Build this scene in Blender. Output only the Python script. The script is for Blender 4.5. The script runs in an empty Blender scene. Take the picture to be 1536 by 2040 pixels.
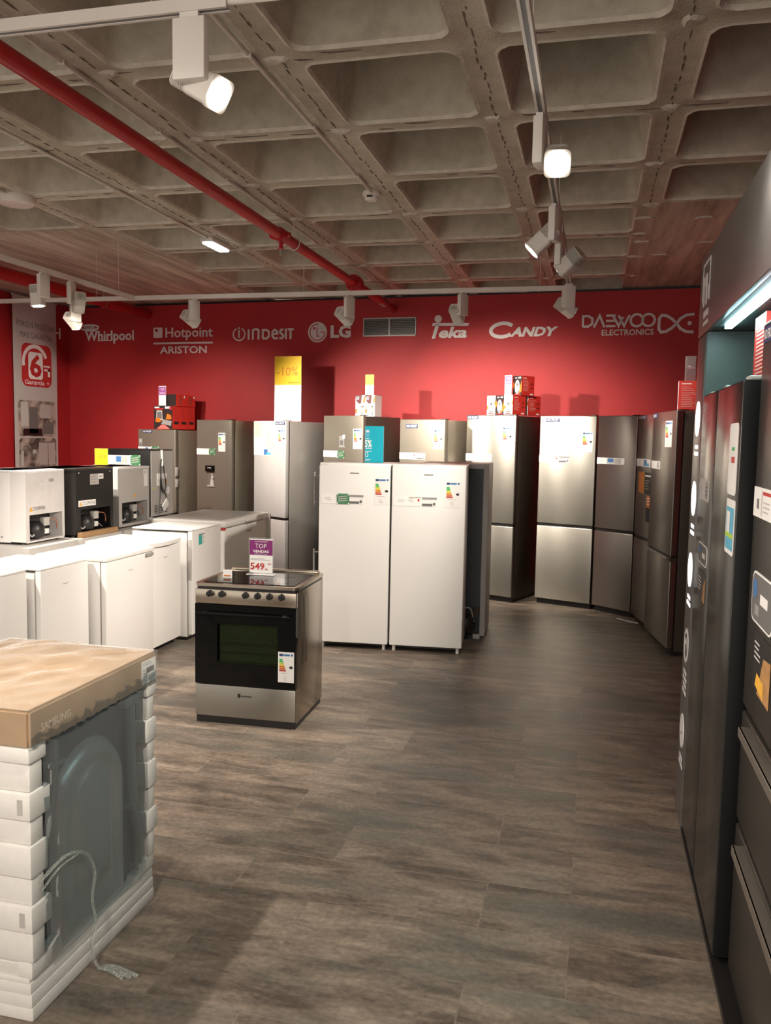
import bpy, bmesh, math, random
from math import sin, cos, pi, radians, atan2, hypot
from mathutils import Vector, Matrix
random.seed(7)
S = bpy.context.scene
COL = S.collection

# ------------------------------------------------------------------ camera
YAW, PITCH, ROLL, FPX, CAMH = .24064115, .0889429, -.01842525, 1681.0, 1.75
def cam_matrix():
    f = Vector((-sin(YAW)*cos(PITCH), cos(YAW)*cos(PITCH), -sin(PITCH)))
    r0 = Vector((cos(YAW), sin(YAW), 0)); d0 = f.cross(r0)
    r = cos(ROLL)*r0 + sin(ROLL)*d0
    d = -sin(ROLL)*r0 + cos(ROLL)*d0
    m = Matrix((r, -d, -f)).transposed().to_4x4()
    m.translation = Vector((0, 0, CAMH))
    return m
cd = bpy.data.cameras.new('camera'); cam = bpy.data.objects.new('camera', cd); COL.objects.link(cam)
cam.matrix_world = cam_matrix()
cd.sensor_fit = 'HORIZONTAL'; cd.sensor_width = 36.0; cd.lens = 36.0*FPX/1536.0
cd.clip_start = .05; cd.clip_end = 100
S.camera = cam

# ------------------------------------------------------------------ exposure, world, light levels
S.view_settings.view_transform = 'Standard'; S.view_settings.look = 'None'
S.view_settings.gamma = 1.0; S.view_settings.use_curve_mapping = False
S.view_settings.exposure = 0.55
WORLD = (1.0, .93, .85); WORLD_STRENGTH = .48
SPOT_W = 150.0
wd = bpy.data.worlds.new('world'); S.world = wd; wd.use_nodes = True
# the rest of the shop around: brighter towards its lit floor and white goods, dimmer above
wt = wd.node_tree; bg = wt.nodes['Background']; bg.inputs[0].default_value = (*WORLD, 1)
wtc = wt.nodes.new('ShaderNodeTexCoord'); wsx = wt.nodes.new('ShaderNodeSeparateXYZ'); wmr = wt.nodes.new('ShaderNodeMapRange')
wt.links.new(wtc.outputs['Generated'], wsx.inputs[0]); wt.links.new(wsx.outputs[2], wmr.inputs[0])
wmr.inputs[1].default_value = -.5; wmr.inputs[2].default_value = .4; wmr.inputs[3].default_value = WORLD_STRENGTH*3.2; wmr.inputs[4].default_value = WORLD_STRENGTH
wt.links.new(wmr.outputs[0], bg.inputs[1])
LAMP_COL = (1.0, .89, .77)
def spot_light(name, loc, direction, watts, angle=60, blend=.6, parent=None, size=.04, col=LAMP_COL):
    l = bpy.data.lights.new(name, 'SPOT'); l.energy = watts; l.color = col
    l.spot_size = radians(angle); l.spot_blend = blend; l.shadow_soft_size = size
    o = bpy.data.objects.new(name, l); COL.objects.link(o)
    o.rotation_euler = Vector(direction).to_track_quat('-Z', 'Y').to_euler()
    o.location = loc
    if parent: o.parent = parent
    return o
# unseen fill spots, added to brighten the floor and goods from the camera side
for (x, y, d, w) in ((-1.6, -.6, (.30, .88, -.38), 45), (-.7, -1.0, (.02, .72, -.78), 250), (-3.6, 1.0, (-.1, .5, -.85), 170)):
    spot_light('added_fill_spot', (x, y, 2.85), d, w, 75, .8)

# ------------------------------------------------------------------ materials
def srgb(h):
    h = h.lstrip('#'); c = [int(h[i:i+2], 16)/255 for i in (0, 2, 4)]
    return tuple((v/12.92 if v <= .04045 else ((v+.055)/1.055)**2.4) for v in c)
MATS = {}
def nt(m):
    m.use_nodes = True
    return m.node_tree, m.node_tree.nodes['Principled BSDF']
def node(t, typ, **kw):
    n = t.nodes.new(typ)
    for k, v in kw.items():
        if k.startswith('i_'):
            n.inputs[int(k[2:])].default_value = v
        else: setattr(n, k, v)
    return n
def mat(name, col, rough=.5, metal=0.0, var=.06, scale=6.0, bump=0.0, bscale=60.0, stretch=None, rvar=0.0, coat=0.0, spec=.5, aniso=0.0):
    if name in MATS: return MATS[name]
    if isinstance(col, str): col = srgb(col)
    m = bpy.data.materials.new(name); t, p = nt(m)
    p.inputs['Roughness'].default_value = rough; p.inputs['Metallic'].default_value = metal
    p.inputs['Specular IOR Level'].default_value = spec
    p.inputs['Coat Weight'].default_value = coat
    tc = node(t, 'ShaderNodeTexCoord'); mp = node(t, 'ShaderNodeMapping')
    t.links.new(tc.outputs['Object'], mp.inputs[0])
    if stretch: mp.inputs['Scale'].default_value = stretch
    n = node(t, 'ShaderNodeTexNoise'); n.inputs['Scale'].default_value = scale; n.inputs['Detail'].default_value = 4
    t.links.new(mp.outputs[0], n.inputs['Vector'])
    r = node(t, 'ShaderNodeValToRGB')
    r.color_ramp.elements[0].position = .3; r.color_ramp.elements[1].position = .7
    r.color_ramp.elements[0].color = (*[c*(1-var) for c in col], 1); r.color_ramp.elements[1].color = (*[min(1, c*(1+var)) for c in col], 1)
    t.links.new(n.outputs['Fac'], r.inputs[0]); t.links.new(r.outputs[0], p.inputs['Base Color'])
    if rvar:
        mr = node(t, 'ShaderNodeMapRange'); mr.inputs[1].default_value = .3; mr.inputs[2].default_value = .7
        mr.inputs[3].default_value = max(.02, rough-rvar); mr.inputs[4].default_value = rough+rvar
        t.links.new(n.outputs['Fac'], mr.inputs[0]); t.links.new(mr.outputs[0], p.inputs['Roughness'])
    if aniso:
        tg = node(t, 'ShaderNodeTangent', direction_type='RADIAL', axis='Z'); t.links.new(tg.outputs[0], p.inputs['Tangent']); p.inputs['Anisotropic'].default_value = aniso; p.inputs['Anisotropic Rotation'].default_value = .25
    if bump:
        n2 = node(t, 'ShaderNodeTexNoise'); n2.inputs['Scale'].default_value = bscale; n2.inputs['Detail'].default_value = 3
        t.links.new(mp.outputs[0], n2.inputs['Vector'])
        b = node(t, 'ShaderNodeBump'); b.inputs['Strength'].default_value = bump; b.inputs['Distance'].default_value = .01
        t.links.new(n2.outputs['Fac'], b.inputs['Height']); t.links.new(b.outputs[0], p.inputs['Normal'])
    MATS[name] = m
    return m
def emit(name, col, strength):
    if name in MATS: return MATS[name]
    m = bpy.data.materials.new(name); t, p = nt(m)
    p.inputs['Base Color'].default_value = (.8, .8, .8, 1)
    p.inputs['Emission Color'].default_value = (*col, 1); p.inputs['Emission Strength'].default_value = strength
    MATS[name] = m; return m
def clear(name, tint, opacity, rough=.15, bump=0, bscale=20, body=(.8, .8, .8)):
    """thin clear sheet: mostly see-through, a little body colour, glossy surface"""
    if name in MATS: return MATS[name]
    m = bpy.data.materials.new(name); m.use_nodes = True; t = m.node_tree; t.nodes.clear()
    out = node(t, 'ShaderNodeOutputMaterial'); tr = node(t, 'ShaderNodeBsdfTransparent'); tr.inputs[0].default_value = (*tint, 1)
    p = node(t, 'ShaderNodeBsdfPrincipled'); p.inputs['Base Color'].default_value = (*body, 1); p.inputs['Roughness'].default_value = rough
    fr = node(t, 'ShaderNodeFresnel'); fr.inputs[0].default_value = 1.3
    add = node(t, 'ShaderNodeMath', operation='ADD', use_clamp=True); add.inputs[1].default_value = opacity
    t.links.new(fr.outputs[0], add.inputs[0])
    mx = node(t, 'ShaderNodeMixShader'); t.links.new(add.outputs[0], mx.inputs[0]); t.links.new(tr.outputs[0], mx.inputs[1]); t.links.new(p.outputs[0], mx.inputs[2])
    tc = node(t, 'ShaderNodeTexCoord'); n = node(t, 'ShaderNodeTexNoise'); n.inputs['Scale'].default_value = bscale; n.inputs['Detail'].default_value = 2; n.inputs['Distortion'].default_value = 1.5
    t.links.new(tc.outputs['Object'], n.inputs['Vector'])
    if bump:
        b = node(t, 'ShaderNodeBump'); b.inputs['Strength'].default_value = bump; b.inputs['Distance'].default_value = .02
        t.links.new(n.outputs['Fac'], b.inputs['Height']); t.links.new(b.outputs[0], p.inputs['Normal']); t.links.new(b.outputs[0], fr.inputs['Normal'])
    t.links.new(mx.outputs[0], out.inputs[0])
    MATS[name] = m; return m

def concrete_mat():
    m = bpy.data.materials.new('rough_concrete'); t, p = nt(m)
    tc = node(t, 'ShaderNodeTexCoord')
    n1 = node(t, 'ShaderNodeTexNoise'); n1.inputs['Scale'].default_value = 1.6; n1.inputs['Detail'].default_value = 6; n1.inputs['Roughness'].default_value = .65
    n2 = node(t, 'ShaderNodeTexNoise'); n2.inputs['Scale'].default_value = 14; n2.inputs['Detail'].default_value = 5
    n3 = node(t, 'ShaderNodeTexNoise'); n3.inputs['Scale'].default_value = 90; n3.inputs['Detail'].default_value = 2
    for n in (n1, n2, n3): t.links.new(tc.outputs['Object'], n.inputs['Vector'])
    r = node(t, 'ShaderNodeValToRGB'); e = r.color_ramp.elements
    e[0].position = .3; e[0].color = (.345, .305, .235, 1); e[1].position = .72; e[1].color = (.56, .51, .41, 1)
    t.links.new(n1.outputs['Fac'], r.inputs[0])
    r2 = node(t, 'ShaderNodeValToRGB'); e = r2.color_ramp.elements
    e[0].position = .3; e[0].color = (.86, .85, .83, 1); e[1].position = .6; e[1].color = (1, 1, 1, 1)
    t.links.new(n2.outputs['Fac'], r2.inputs[0])
    mx = node(t, 'ShaderNodeMix', data_type='RGBA', blend_type='MULTIPLY'); mx.inputs[0].default_value = 1
    t.links.new(r.outputs[0], mx.inputs[6]); t.links.new(r2.outputs[0], mx.inputs[7])
    t.links.new(mx.outputs[2], p.inputs['Base Color']); p.inputs['Roughness'].default_value = .9
    b = node(t, 'ShaderNodeBump'); b.inputs['Strength'].default_value = .35; b.inputs['Distance'].default_value = .01
    t.links.new(n3.outputs['Fac'], b.inputs['Height']); t.links.new(b.outputs[0], p.inputs['Normal'])
    return m
CONC = concrete_mat()
JOINT = mat('crumbled_joint', (.13, .105, .08), .95, var=.4, scale=40, bump=.6, bscale=80)
LIPC = mat('cement_lip', (.53, .485, .40), .9, var=.14, scale=18, bump=.4, bscale=60)
MORTAR = mat('mortar_lump', (.5, .455, .385), .9, var=.12, scale=25, bump=.5, bscale=50)
def boardslab():
    m = bpy.data.materials.new('board_marked_concrete'); t, p = nt(m)
    tc = node(t, 'ShaderNodeTexCoord'); mp = node(t, 'ShaderNodeMapping'); mp.inputs['Scale'].default_value = (5, .5, 5)
    t.links.new(tc.outputs['Object'], mp.inputs[0])
    n1 = node(t, 'ShaderNodeTexNoise'); n1.inputs['Scale'].default_value = 1.6; n1.inputs['Detail'].default_value = 7; n1.inputs['Roughness'].default_value = .65
    t.links.new(mp.outputs[0], n1.inputs['Vector'])
    r = node(t, 'ShaderNodeValToRGB'); e = r.color_ramp.elements
    e[0].position = .32; e[0].color = (.30, .25, .185, 1); e[1].position = .66; e[1].color = (.68, .62, .50, 1)
    t.links.new(n1.outputs['Fac'], r.inputs[0])
    w = node(t, 'ShaderNodeTexWave', bands_direction='X'); w.inputs['Scale'].default_value = 1.6; w.inputs['Distortion'].default_value = .6
    t.links.new(tc.outputs['Object'], w.inputs['Vector'])
    r2 = node(t, 'ShaderNodeValToRGB'); e = r2.color_ramp.elements
    e[0].position = .0; e[0].color = (.86, .85, .84, 1); e[1].position = .14; e[1].color = (1, 1, 1, 1)
    t.links.new(w.outputs['Fac'], r2.inputs[0])
    mx = node(t, 'ShaderNodeMix', data_type='RGBA', blend_type='MULTIPLY'); mx.inputs[0].default_value = 1
    t.links.new(r.outputs[0], mx.inputs[6]); t.links.new(r2.outputs[0], mx.inputs[7])
    t.links.new(mx.outputs[2], p.inputs['Base Color']); p.inputs['Roughness'].default_value = .85
    return m
SLAB = boardslab()
def floor_mat():
    m = bpy.data.materials.new('mottled_vinyl_tile'); t, p = nt(m)
    tc = node(t, 'ShaderNodeTexCoord')
    br = node(t, 'ShaderNodeTexBrick'); br.offset = .3333; br.offset_frequency = 2; br.squash = 1
    br.inputs['Color1'].default_value = (0, 0, 0, 1); br.inputs['Color2'].default_value = (1, 1, 1, 1); br.inputs['Mortar'].default_value = (.5, .5, .5, 1)
    br.inputs['Scale'].default_value = 1; br.inputs['Mortar Size'].default_value = .0022; br.inputs['Mortar Smooth'].default_value = .3
    br.inputs['Brick Width'].default_value = .96; br.inputs['Row Height'].default_value = .32
    mpb = node(t, 'ShaderNodeMapping'); mpb.inputs['Location'].default_value = (9.62, 4.15, 0)
    t.links.new(tc.outputs['Object'], mpb.inputs[0]); t.links.new(mpb.outputs[0], br.inputs['Vector'])
    # per tile offset of the streak pattern
    sc = node(t, 'ShaderNodeVectorMath', operation='SCALE'); sc.inputs[3].default_value = 13.0
    t.links.new(br.outputs['Color'], sc.inputs[0])
    mp = node(t, 'ShaderNodeMapping'); mp.inputs['Scale'].default_value = (1.5, 5.0, 1)
    t.links.new(tc.outputs['Object'], mp.inputs[0])
    ad = node(t, 'ShaderNodeVectorMath', operation='ADD'); t.links.new(mp.outputs[0], ad.inputs[0]); t.links.new(sc.outputs[0], ad.inputs[1])
    n1 = node(t, 'ShaderNodeTexNoise'); n1.inputs['Scale'].default_value = 1.7; n1.inputs['Detail'].default_value = 9; n1.inputs['Roughness'].default_value = .7; n1.inputs['Distortion'].default_value = .35
    t.links.new(ad.outputs[0], n1.inputs['Vector'])
    r = node(t, 'ShaderNodeValToRGB'); e = r.color_ramp.elements
    e[0].position = .36; e[0].color = (.085, .067, .053, 1)
    e[1].position = .64; e[1].color = (.275, .22, .172, 1)
    k = e.new(.45); k.color = (.142, .112, .088, 1)
    k = e.new(.52); k.color = (.192, .153, .120, 1)
    t.links.new(n1.outputs['Fac'], r.inputs[0])
    # greenish grey clouds
    n2 = node(t, 'ShaderNodeTexNoise'); n2.inputs['Scale'].default_value = .8; n2.inputs['Detail'].default_value = 5
    ad2 = node(t, 'ShaderNodeVectorMath', operation='ADD'); ad2.inputs[1].default_value = (31, 7, 3)
    t.links.new(ad.outputs[0], ad2.inputs[0]); t.links.new(ad2.outputs[0], n2.inputs['Vector'])
    r2 = node(t, 'ShaderNodeValToRGB'); e = r2.color_ramp.elements
    e[0].position = .5; e[0].color = (0, 0, 0, 1); e[1].position = .66; e[1].color = (.75, .75, .75, 1)
    t.links.new(n2.outputs['Fac'], r2.inputs[0])
    mx = node(t, 'ShaderNodeMix', data_type='RGBA'); t.links.new(r2.outputs[0], mx.inputs[0]); t.links.new(r.outputs[0], mx.inputs[6]); mx.inputs[7].default_value = (.112, .108, .092, 1)
    # fine grain
    n3 = node(t, 'ShaderNodeTexNoise'); n3.inputs['Scale'].default_value = 45; n3.inputs['Detail'].default_value = 3
    t.links.new(tc.outputs['Object'], n3.inputs['Vector'])
    r3 = node(t, 'ShaderNodeMapRange'); r3.inputs[1].default_value = .3; r3.inputs[2].default_value = .7; r3.inputs[3].default_value = .8; r3.inputs[4].default_value = 1.15
    t.links.new(n3.outputs['Fac'], r3.inputs[0])
    sb = node(t, 'ShaderNodeSeparateColor'); t.links.new(br.outputs['Color'], sb.inputs[0])
    rt = node(t, 'ShaderNodeMapRange'); rt.inputs[3].default_value = .84; rt.inputs[4].default_value = 1.16; t.links.new(sb.outputs[0], rt.inputs[0])
    mm = node(t, 'ShaderNodeMath', operation='MULTIPLY'); t.links.new(rt.outputs[0], mm.inputs[0]); t.links.new(r3.outputs[0], mm.inputs[1])
    mg = node(t, 'ShaderNodeVectorMath', operation='SCALE'); t.links.new(mx.outputs[2], mg.inputs[0]); t.links.new(mm.outputs[0], mg.inputs[3])
    # joints
    mj = node(t, 'ShaderNodeMix', data_type='RGBA'); jf = node(t, 'ShaderNodeMath', operation='MULTIPLY'); jf.inputs[1].default_value = .22
    t.links.new(br.outputs['Fac'], jf.inputs[0]); t.links.new(jf.outputs[0], mj.inputs[0]); t.links.new(mg.outputs[0], mj.inputs[6]); mj.inputs[7].default_value = (.30, .255, .21, 1)
    t.links.new(mj.outputs[2], p.inputs['Base Color'])
    rr = node(t, 'ShaderNodeMapRange'); rr.inputs[3].default_value = .36; rr.inputs[4].default_value = .52
    t.links.new(n1.outputs['Fac'], rr.inputs[0]); t.links.new(rr.outputs[0], p.inputs['Roughness'])
    b = node(t, 'ShaderNodeBump'); b.inputs['Strength'].default_value = .12; b.inputs['Distance'].default_value = .004
    t.links.new(n3.outputs['Fac'], b.inputs['Height']); t.links.new(b.outputs[0], p.inputs['Normal'])
    return m
FLOOR = floor_mat()
def photo_mat(name, seed):
    m = bpy.data.materials.new(name); t, p = nt(m)
    tc = node(t, 'ShaderNodeTexCoord'); mp = node(t, 'ShaderNodeMapping'); mp.inputs['Location'].default_value = (seed, seed*2.3, seed)
    t.links.new(tc.outputs['Object'], mp.inputs[0])
    v = node(t, 'ShaderNodeTexNoise'); v.inputs['Scale'].default_value = 6; v.inputs['Detail'].default_value = 5; v.inputs['Distortion'].default_value = .8
    t.links.new(mp.outputs[0], v.inputs['Vector'])
    r = node(t, 'ShaderNodeValToRGB'); e = r.color_ramp.elements
    e[0].position = .38; e[0].color = (.06, .048, .04, 1); e[1].position = .6; e[1].color = (.45, .38, .33, 1)
    t.links.new(v.outputs['Fac'], r.inputs[0]); t.links.new(r.outputs[0], p.inputs['Base Color']); p.inputs['Roughness'].default_value = .6
    return m

RED = mat('red_wall_paint', (.37, .0125, .0145), .62, var=.05, scale=3, bump=.15, bscale=150)
WHITE = mat('white_enamel', (.78, .765, .74), .32, var=.02, scale=2)
WHITE2 = mat('white_plastic', (.72, .70, .67), .45, var=.02)
LETTER = mat('white_vinyl', (.66, .64, .62), .5, var=.03)
PAPER = mat('white_paper', (.82, .81, .79), .6, var=.02)
LAMPW = mat('white_lamp_paint', (.66, .62, .56), .45, var=.03)
TRACKW = mat('white_track_paint', (.62, .57, .51), .5, var=.03)
STEEL = mat('brushed_steel', (.30, .284, .25), .33, .9, var=.02, scale=3, stretch=(1, 1, 12), aniso=.75)
STEELB = mat('bright_brushed_steel', (.50, .478, .42), .31, .93, var=.02, scale=3, stretch=(1, 1, 12), aniso=.75)
TAUPE = mat('taupe_steel', (.22, .20, .162), .46, .45, var=.02, scale=3, stretch=(1, 1, 12), aniso=.3)
TAUPE_SIDE = mat('taupe_side_paint', (.30, .265, .205), .36, .45, var=.04, scale=5)
DKSTEEL = mat('dark_brushed_steel', (.30, .275, .25), .33, .9, var=.02, scale=3, stretch=(1, 1, 12), aniso=.75)
DKSIDE = mat('dark_brown_side', (.075, .06, .047), .4, .3, var=.06)
SILVER = mat('silver_white_door', (.62, .62, .61), .35, .25, var=.02)
GREYSIDE = mat('grey_side_paint', (.40, .385, .36), .35, .35, var=.03)
STOVESTEEL = mat('stove_steel', (.46, .40, .32), .24, .95, var=.02, scale=3, stretch=(1, 1, 12), aniso=.4)
BLACKST = mat('black_steel', (.05, .049, .046), .24, .7, var=.06, scale=14, stretch=(60, 60, 1), rvar=.04)
BLACKST2 = mat('charcoal_steel', (.075, .068, .060), .34, .7, var=.06, scale=14, stretch=(60, 60, 1), rvar=.04)
BLACK = mat('black_plastic', (.012, .011, .011), .4, var=.2)
BLACKG = mat('black_gloss', (.005, .005, .005), .06, var=.1, spec=.16)
BLACKSIDE = mat('black_side_paint', (.010, .010, .0095), .4, var=.15, spec=.3)
BLACKM = mat('matt_black', (.008, .008, .008), .6, var=.1, spec=.2)
CHAR = mat('charcoal_laminate', (.11, .107, .104), .30, var=.05, bump=.04, bscale=300)
NICHE = mat('niche_grey', (.055, .072, .066), .4, var=.05)
GREY = mat('mid_grey', (.30, .29, .28), .5, var=.04)
LGREY = mat('light_grey_panel', (.44, .425, .40), .42, var=.03)
DGREY = mat('ink_grey', (.14, .135, .13), .6, var=.05)
INKGREY = mat('pale_ink', (.50, .49, .47), .6, var=.05)
NAVY = mat('navy_ink', (.02, .04, .12), .5)
BLUE = mat('blue_ink', (.05, .16, .40), .5)
SKYB = mat('sky_ink', (.10, .42, .62), .5)
TEAL = mat('teal_ink', (.05, .42, .36), .5)
TURQ = mat('turquoise_card', (.0, .40, .53), .45, var=.03)
GREEN = mat('green_sticker', (.055, .20, .09), .5, var=.1)
PURPLE = mat('purple_ink', (.20, .012, .14), .5)
PURPLE2 = mat('lilac_ink', (.36, .10, .36), .5)
YELLOW = mat('yellow_card', (.80, .52, .006), .5, var=.03)
ORANGE = mat('orange_ink', (.62, .17, .015), .5)
REDINK = mat('red_ink', (.50, .03, .03), .5)
BOXRED = mat('carton_red', (.62, .035, .025), .4, var=.04)
BOXDARK = mat('carton_dark', (.03, .022, .022), .4, var=.1)
MAROON = mat('maroon_ink', (.10, .012, .015), .5)
PINKLINE = mat('pale_pink_ink', (.80, .42, .38), .5)
GREENA = mat('arrow_green', (.04, .42, .10), .5); LIME = mat('arrow_lime', (.42, .62, .05), .5)
PIPERED = mat('red_pipe_paint', (.40, .010, .011), .42, var=.08, scale=8, spec=.3)
GALV = mat('galvanised_conduit', (.56, .52, .45), .5, .0, var=.1, scale=12)
CARD = mat('brown_cardboard', (.37, .255, .155), .42, var=.06, scale=10, coat=.6, bump=.25, bscale=14)
FOAM = mat('packing_foam', (.70, .685, .645), .8, var=.03, scale=30, bump=.12, bscale=220)
WMBACK = mat('grey_metal_back', (.50, .51, .50), .30, .25, var=.03)
WMDARK = mat('dark_metal_back', (.13, .14, .15), .45, .4, var=.1)
HOSE = mat('grey_hose', (.27, .275, .275), .5, var=.05)
COPPER = mat('copper_tube', (.62, .26, .13), .35, .9)
CARD2 = mat('plain_cardboard', (.36, .215, .10), .8, var=.06)
AMBER = mat('warning_amber', (.80, .42, .05), .5)
OVENIN = mat('oven_enamel', (.36, .39, .30), .5, var=.15, scale=120)
CHROME = mat('chrome', (.65, .63, .60), .12, 1.0, var=.02)
BRONZE = mat('aluminium_handle', (.34, .31, .27), .35, .8, var=.05)
SKIN_O = mat('wood_photo', (.42, .22, .08), .5, var=.3, scale=20)
FILM = clear('packing_film', (.98, .99, .99), .085, .14, .25, 5, (.75, .78, .77))
FILMT = clear('packing_film_top', (.99, .99, .98), .05, .16, .5, 6, (.85, .83, .79))
ACRYL = clear('clear_acrylic', (.96, .96, .96), .06, .08, 0, 5, (.8, .8, .8))
OVENGL = clear('oven_glass', (.52, .55, .48), .0, .05, 0, 5, (.01, .01, .01))
STRAPM = clear('clear_strap', (.97, .98, .97), .10, .1, .6, 30, (.72, .76, .72))
LENS = emit('spot_lens', (1.0, .93, .82), 40.0)
LENSDIM = emit('spot_lens_far', (1.0, .93, .84), 10.0)
LED = emit('led_strip_light', (.55, .92, 1.0), 14.0)
EMERG = emit('emergency_diffuser', (.72, .9, 1.0), 2.6)

# ------------------------------------------------------------------ mesh builder
TXT = {}
def text_geo(s, bold, res=2):
    k = (s, bold)
    if k in TXT: return TXT[k]
    cu = bpy.data.curves.new('tmp_text', 'FONT'); cu.body = s; cu.size = 1; cu.offset = bold; cu.resolution_u = res; cu.fill_mode = 'FRONT'
    o = bpy.data.objects.new('tmp_text', cu); COL.objects.link(o)
    dg = bpy.context.evaluated_depsgraph_get(); me = bpy.data.meshes.new_from_object(o.evaluated_get(dg))
    g = ([tuple(v.co[:2]) for v in me.vertices], [tuple(p.vertices) for p in me.polygons])
    bpy.data.objects.remove(o); bpy.data.curves.remove(cu); bpy.data.meshes.remove(me)
    TXT[k] = g
    return g
class MB:
    """x to the right, z up, the face towards the viewer is -y"""
    def __init__(s): s.bm = bmesh.new(); s.mats = []
    def mi(s, m):
        if m not in s.mats: s.mats.append(m)
        return s.mats.index(m)
    def merge(s, b2, m, M=None):
        i = s.mi(m); vm = {}
        for v in b2.verts: vm[v] = s.bm.verts.new(M @ v.co if M else v.co)
        for f in b2.faces:
            try:
                nf = s.bm.faces.new([vm[v] for v in f.verts]); nf.material_index = i
            except ValueError: pass
        b2.free(); return s
    def box(s, x0, x1, y0, y1, z0, z1, m, bev=0, seg=2, M=None):
        b = bmesh.new(); bmesh.ops.create_cube(b, size=1)
        for v in b.verts: v.co = Vector(((x0+x1)/2+v.co.x*(x1-x0), (y0+y1)/2+v.co.y*(y1-y0), (z0+z1)/2+v.co.z*(z1-z0)))
        if bev: bmesh.ops.bevel(b, geom=list(b.edges), offset=bev, segments=seg, affect='EDGES', profile=.5)
        return s.merge(b, m, M)
    def prism(s, pts, y0, y1, m, M=None):
        b = bmesh.new(); n = len(pts)
        a = [b.verts.new((p[0], y0, p[1])) for p in pts]; c = [b.verts.new((p[0], y1, p[1])) for p in pts]
        b.faces.new(a); b.faces.new(c[::-1])
        for i in range(n): b.faces.new((a[i], c[i], c[(i+1) % n], a[(i+1) % n]))
        bmesh.ops.recalc_face_normals(b, faces=b.faces)
        return s.merge(b, m, M)
    def prismz(s, pts, z0, z1, m, M=None):
        R = Matrix(((1, 0, 0, 0), (0, 0, 1, 0), (0, 1, 0, 0), (0, 0, 0, 1)))
        return s.prism(pts, z0, z1, m, (M @ R) if M else R)
    def flat(s, pts, y, m, M=None):
        b = bmesh.new(); f = b.faces.new([b.verts.new((p[0], y, p[1])) for p in pts]); f.normal_update()
        if f.normal.y > 0: f.normal_flip()
        return s.merge(b, m, M)
    def rect(s, x0, x1, z0, z1, y, m): return s.flat(((x0, z0), (x1, z0), (x1, z1), (x0, z1)), y, m)
    def poly3(s, pts, m):
        b = bmesh.new(); b.faces.new([b.verts.new(p) for p in pts]); return s.merge(b, m)
    def cyl(s, p0, p1, r0, m, r1=None, seg=16):
        p0, p1 = Vector(p0), Vector(p1); r1 = r0 if r1 is None else r1
        q = (p1-p0).to_track_quat('Z', 'Y'); b = bmesh.new()
        A = [b.verts.new(p0+q @ Vector((r0*cos(2*pi*i/seg), r0*sin(2*pi*i/seg), 0))) for i in range(seg)]
        B = [b.verts.new(p1+q @ Vector((r1*cos(2*pi*i/seg), r1*sin(2*pi*i/seg), 0))) for i in range(seg)]
        b.faces.new(A[::-1]); b.faces.new(B)
        for i in range(seg): b.faces.new((A[i], A[(i+1) % seg], B[(i+1) % seg], B[i]))
        return s.merge(b, m)
    def lathe(s, prof, c, m, seg=24):
        b = bmesh.new(); rings = []
        for r, z in prof: rings.append([b.verts.new((c[0]+max(r, 1e-4)*cos(2*pi*i/seg), c[1]+max(r, 1e-4)*sin(2*pi*i/seg), c[2]+z)) for i in range(seg)])
        for A, B in zip(rings, rings[1:]):
            for i in range(seg): b.faces.new((A[i], A[(i+1) % seg], B[(i+1) % seg], B[i]))
        b.faces.new(rings[0][::-1]); b.faces.new(rings[-1])
        bmesh.ops.recalc_face_normals(b, faces=b.faces)
        return s.merge(b, m)
    def tube(s, pts, r, m, seg=8, sub=0):
        P = [Vector(p) for p in pts]
        if sub:
            Q = []
            for i in range(len(P)-1):
                p0, p1, p2, p3 = P[max(i-1, 0)], P[i], P[i+1], P[min(i+2, len(P)-1)]
                for k in range(sub):
                    t = k/sub
                    Q.append(.5*((2*p1)+(p2-p0)*t+(2*p0-5*p1+4*p2-p3)*t*t+(3*p1-p0-3*p2+p3)*t**3))
            Q.append(P[-1]); P = Q
        b = bmesh.new(); rings = []; up = None
        for i, p in enumerate(P):
            d = (P[min(i+1, len(P)-1)]-P[max(i-1, 0)]).normalized()
            if up is None: up = d.orthogonal().normalized()
            up = (up-d*up.dot(d)).normalized(); w = d.cross(up)
            rings.append([b.verts.new(p+r*(cos(2*pi*k/seg)*up+sin(2*pi*k/seg)*w)) for k in range(seg)])
        for A, B in zip(rings, rings[1:]):
            for i in range(seg): b.faces.new((A[i], A[(i+1) % seg], B[(i+1) % seg], B[i]))
        b.faces.new(rings[0][::-1]); b.faces.new(rings[-1])
        return s.merge(b, m)
    def text(s, t, x0, x1, z0, z1, y, m, bold=0.0, shear=0.0, depth=0.0):
        V, F = text_geo(t, bold); V = [(a+shear*c, c) for a, c in V]
        ax, bx = min(v[0] for v in V), max(v[0] for v in V); az, bz = min(v[1] for v in V), max(v[1] for v in V)
        b = bmesh.new()
        vs = [b.verts.new((x0+(v[0]-ax)/(bx-ax)*(x1-x0), y, z0+(v[1]-az)/(bz-az)*(z1-z0))) for v in V]
        for f in F:
            try: b.faces.new([vs[i] for i in f])
            except ValueError: pass
        bmesh.ops.recalc_face_normals(b, faces=b.faces)
        for f in b.faces:
            f.normal_update()
            if f.normal.y > 0: f.normal_flip()
        if depth:
            r = bmesh.ops.extrude_face_region(b, geom=list(b.faces))
            for e in r['geom']:
                if isinstance(e, bmesh.types.BMVert): e.co.y -= depth
            bmesh.ops.recalc_face_normals(b, faces=b.faces)
        return s.merge(b, m)
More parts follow.
